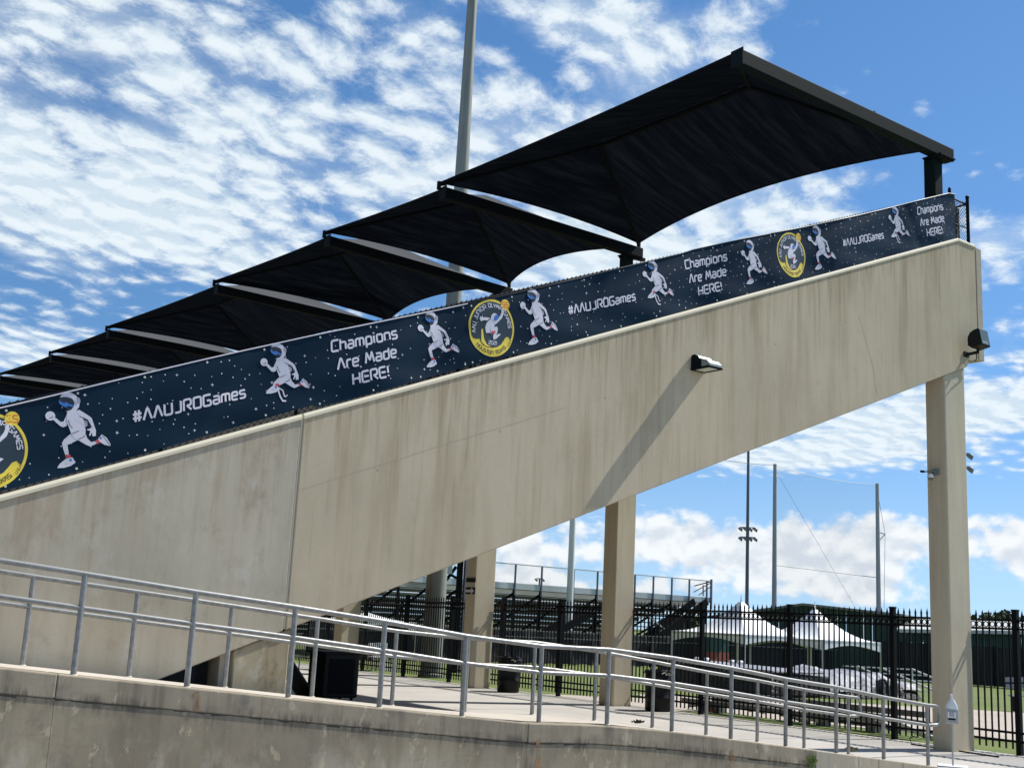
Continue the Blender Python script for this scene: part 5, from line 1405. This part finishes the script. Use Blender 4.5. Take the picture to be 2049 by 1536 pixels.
# silver tarped pile
q = onZ(1640, 1396); q2 = onZ(1857, 1400); tp = thing('tarp_pile', (q.x, q.y, 0), 'lumpy pile of gear under silver and black tarpaulins, right of the trailer', 'tarp pile')
d = (q2-q); Lt = d.length; d.normalize(); nn = Vector((-d.y, d.x, 0)); nn = nn if nn.y > 0 else -nn
def hump(name, m, s0, s1, w0, w1, zb_, zt_, seed):
    rr = random.Random(seed); nu, nv = 20, 10; vs = []
    for i in range(nu+1):
        for j in range(nv+1):
            u, v = i/nu, j/nv; e_ = min(1, 6*u, 6*(1-u), 5*v, 5*(1-v)); e_ = e_**.45
            z = zb_+(zt_-zb_)*e_*(.86+.14*math.sin(u*9+seed)*math.cos(v*5+seed))+rr.uniform(-.02, .02)
            if min(u, 1-u, v, 1-v) <= 0: z = zb_
            p = q+d*(s0+(s1-s0)*u)+nn*(w0+(w1-w0)*v); vs.append((p.x+rr.uniform(-.03, .03), p.y+rr.uniform(-.03, .03), max(.02, z)))
    fs = [(i*(nv+1)+j, (i+1)*(nv+1)+j, (i+1)*(nv+1)+j+1, i*(nv+1)+j+1) for i in range(nu) for j in range(nv)]
    return B().add(vs, fs).build(name, m, tp, smooth=True)
hump('black_cover', M_btarp, 0, Lt, 0, 2.6, .02, .46, 1)
hump('silver_cover', M_tarp, -.6, Lt*.52, .1, 2.7, .2, .90, 2)
hump('silver_cover', M_tarp, Lt*.40, Lt*.78, .3, 2.7, .2, .82, 3)
hump('silver_cover', M_tarp, Lt*.66, Lt*.99, .15, 2.2, .30, .56, 4)
hump('black_cover', M_btarp, Lt*.58, Lt*.80, .05, 1.0, .02, .60, 5)
for s in (Lt*.88, Lt*.97): p = q+d*s+nn*.6; B().tube([tuple(p+Vector((0, 0, .14))), tuple(p+nn*.12+Vector((0, 0, .14)))], .14, 12).build('wheel', M_blackp, tp)
# small aluminium bleacher behind it
q = dep(1690, 1340, 45); q.z = 0; zz = zat(0, 1331, q); q2 = dep(1870, 1360, 45); q2.z = 0
ab = thing('small_bleacher', tuple(q), 'small aluminium bleacher bench rows behind the tarpaulin pile', 'bleachers')
d = (q2-q); d.z = 0; Lt = d.length; d.normalize(); nn = Vector((-d.y, d.x, 0)); nn = nn if nn.y > 0 else -nn
for k in range(5):
    z = zz-k*.19; o_ = q-nn*k*.5
    obx(o_, d, nn, k*.28, Lt*.80+k*.30, 0, .26, z-.04, z).build('seat_plank', M_alu, ab)
for s in (.5, Lt*.4, Lt*.75): B().bar(tuple(q+d*s), tuple(q+d*s+Vector((0, 0, zz))), .06).bar(tuple(q+d*s+Vector((0, 0, zz))), tuple(q+d*(s+1.2)-nn*2.2+Vector((0, 0, .1))), .06).build('frame', M_alu, ab)
# bench at the right picture edge
q = dep(2026, 1415, 33); q.z = 0; bn = thing('park_bench', tuple(q), 'pale slatted bench on the grass at the right picture edge', 'bench')
for z, w_ in ((.42, 0), (.42, .16), (.62, .36), (.80, .40)): obx(q, CR.normalized()*1.0, Vector((CF.x, CF.y, 0)).normalized(), 0, 1.8, w_, w_+(.13 if z < .5 else .04), z, z+(.03 if z < .5 else .13)).build('slat', M_tarp, bn)
for s in (.15, 1.6): obx(q, CR.normalized(), Vector((CF.x, CF.y, 0)).normalized(), s, s+.06, .0, .36, 0, .42).build('leg', M_steel, bn)
# folded bleacher frames lying between the fence and the path
fb_ = thing('folded_bleacher_frames', (20.3, 17, 0), 'weathered aluminium frames of folded benches lying just behind the fence', 'folded frames')
def fy(px, X=20.2): r = ray(px, 1430); return r.y/r.x*X
rr = random.Random(5)
for (pa_, pb2, za, zb_, X_, w_) in ((1385, 1850, .46, .46, 20.0, .07), (1365, 1700, .22, .20, 20.1, .06), (1700, 1860, .36, .30, 20.0, .06), (1420, 1640, .38, .10, 20.3, .06), (1500, 1620, .36, .02, 20.4, .05), (1530, 1400, .12, .42, 20.5, .05), (1640, 1500, .42, .14, 20.4, .05), (1660, 1800, .42, .08, 20.3, .06), (1760, 1870, .34, .02, 20.2, .06), (1560, 1900, .12, .12, 20.5, .05), (1800, 1690, .34, .12, 20.4, .05), (1450, 1560, .28, .30, 20.4, .05), (1380, 1470, .08, .30, 20.4, .05), (1600, 1760, .30, .24, 20.6, .09)):
    B().bar((X_, fy(pa_, X_), za), (X_, fy(pb2, X_), zb_), w_, w_*1.6).build('frame_bar', M_aludark if rr.random() < .75 else M_alu, fb_)
for px in (1425, 1635, 1735): B().box((20.3, fy(px)-.12, 0), (20.5, fy(px)+.12, .34)).build('foot_block', M_aludark, fb_)
B().box((20.05, fy(1424)-.1, .02), (20.15, fy(1424)+.12, .22)).build('red_tag', M_brick, fb_)
# white chairs far left
for k, px in enumerate((752, 760, 768)):
    q = dep(px, 1320, 38+k*.4); q.z = 0
    ch = thing('folding_chair', tuple(q), ('left one', 'middle one', 'right one')[k]+' of three small white chairs behind the fence, far left', 'chair', 'white chairs on the far grass')
    B().box((q.x-.2, q.y-.2, .43), (q.x+.2, q.y+.2, .46)).build('seat', M_white, ch); B().box((q.x-.2, q.y+.18, .5), (q.x+.2, q.y+.21, .88)).build('backrest', M_white, ch)
    for a in (-.18, .18):
        for c_ in (-.18, .18): B().box((q.x+a-.015, q.y+c_-.015, 0), (q.x+a+.015, q.y+c_+.015, .43 if c_ < 0 else .88)).build('leg', M_white, ch)
# utility pole with transformer brackets left of the third column
q = dep(913, 1270, 40); q.z = 0; up = thing('steel_scoreboard_frame', tuple(q), 'dark braced steel frame with a pale box beside the tall mast', 'steel frame')
zt1 = zat(0, 1118, q)
B().bar(tuple(q), (q.x, q.y, zt1), .16).build('upright', M_steel, up)
q2 = dep(925, 1270, 40); q2.z = 0; B().bar(tuple(q2), (q2.x, q2.y, zt1), .12).build('upright', M_dpole, up)
pa_ = dep(893, 1160, 40); pb2 = dep(913, 1133, 40); B().bar(tuple(pa_), tuple(pb2), .09).bar(tuple(dep(903, 1150, 40)), tuple(dep(914, 1156, 40)), .09).build('brace', M_steel, up)
B().box((dep(889, 1140, 39.9).x, dep(889, 1140, 39.9).y-.2, zat(0, 1150, q)), (dep(903, 1140, 39.9).x, dep(903, 1140, 39.9).y+.2, zat(0, 1128, q))).build('box', M_house, up)

# ================================================================== trees on the horizon
def tree(px, py, dist, hpx, wpx, label, seed):
    q = dep(px, py, dist); q.z = 0; ztp = zat(0, hpx, q); r = wpx*dist/FPX/2; rr = random.Random(seed)
    t = thing('tree', tuple(q), label, 'tree', 'trees on the horizon')
    B().tube([tuple(q), (q.x, q.y, ztp*.6)], [r*.09, r*.05], 7).build('trunk', M_bark, t)
    b = B()
    cl = [(rr.uniform(-.75, .75)*r, rr.uniform(-.75, .75)*r, ztp*rr.uniform(.55, .92), rr.uniform(.25, .5)*r) for _ in range(9)]
    for k in range(1500):
        c_ = rr.choice(cl); v = Vector((rr.gauss(0, 1), rr.gauss(0, 1), rr.gauss(0, .8))).normalized()*c_[3]*rr.uniform(.6, 1.05)
        p = q+Vector(c_[:3])+v; s = .16*r**.4*rr.uniform(.6, 1.3); a = Vector((rr.gauss(0, 1), rr.gauss(0, 1), rr.gauss(0, 1))).normalized(); c2_ = a.cross(Vector((rr.gauss(0, 1), rr.gauss(0, 1), rr.gauss(0, 1)))).normalized()
        if p.z > ztp*1.05: continue
        b.add([p+a*s, p+c2_*s, p-a*s, p-c2_*s], [(0, 1, 2, 3)])
    b.build('crown', M_leaf, t)
TR = [(1945, 1290, 150, 1228, 70), (1975, 1290, 140, 1224, 60), (2010, 1290, 160, 1222, 80), (2046, 1292, 150, 1228, 60), (1385, 1260, 110, 1238, 80), (1360, 1260, 120, 1250, 70), (1850, 1285, 160, 1236, 60), (1815, 1284, 170, 1240, 70), (1405, 1262, 115, 1246, 50)]
TL = ['dark treetop just right of the nearest column', 'rounded dark treetop, second to the right of the nearest column', 'wide dark treetop behind the right end of the long shed', 'small dark treetop at the right picture edge', 'green tree showing behind the left tent and the bleacher stairs',
      'low green tree behind the far bleachers\' stairs', 'low dark treetop just left of the nearest column', 'low dark treetop above the roof between the sheds', 'small green tree by the left tent\'s peak']
for k, (a, l) in enumerate(zip(TR, TL)): tree(*a, l, 40+k)

for o in bpy.data.objects:
    if '_o' in o: del o['_o']
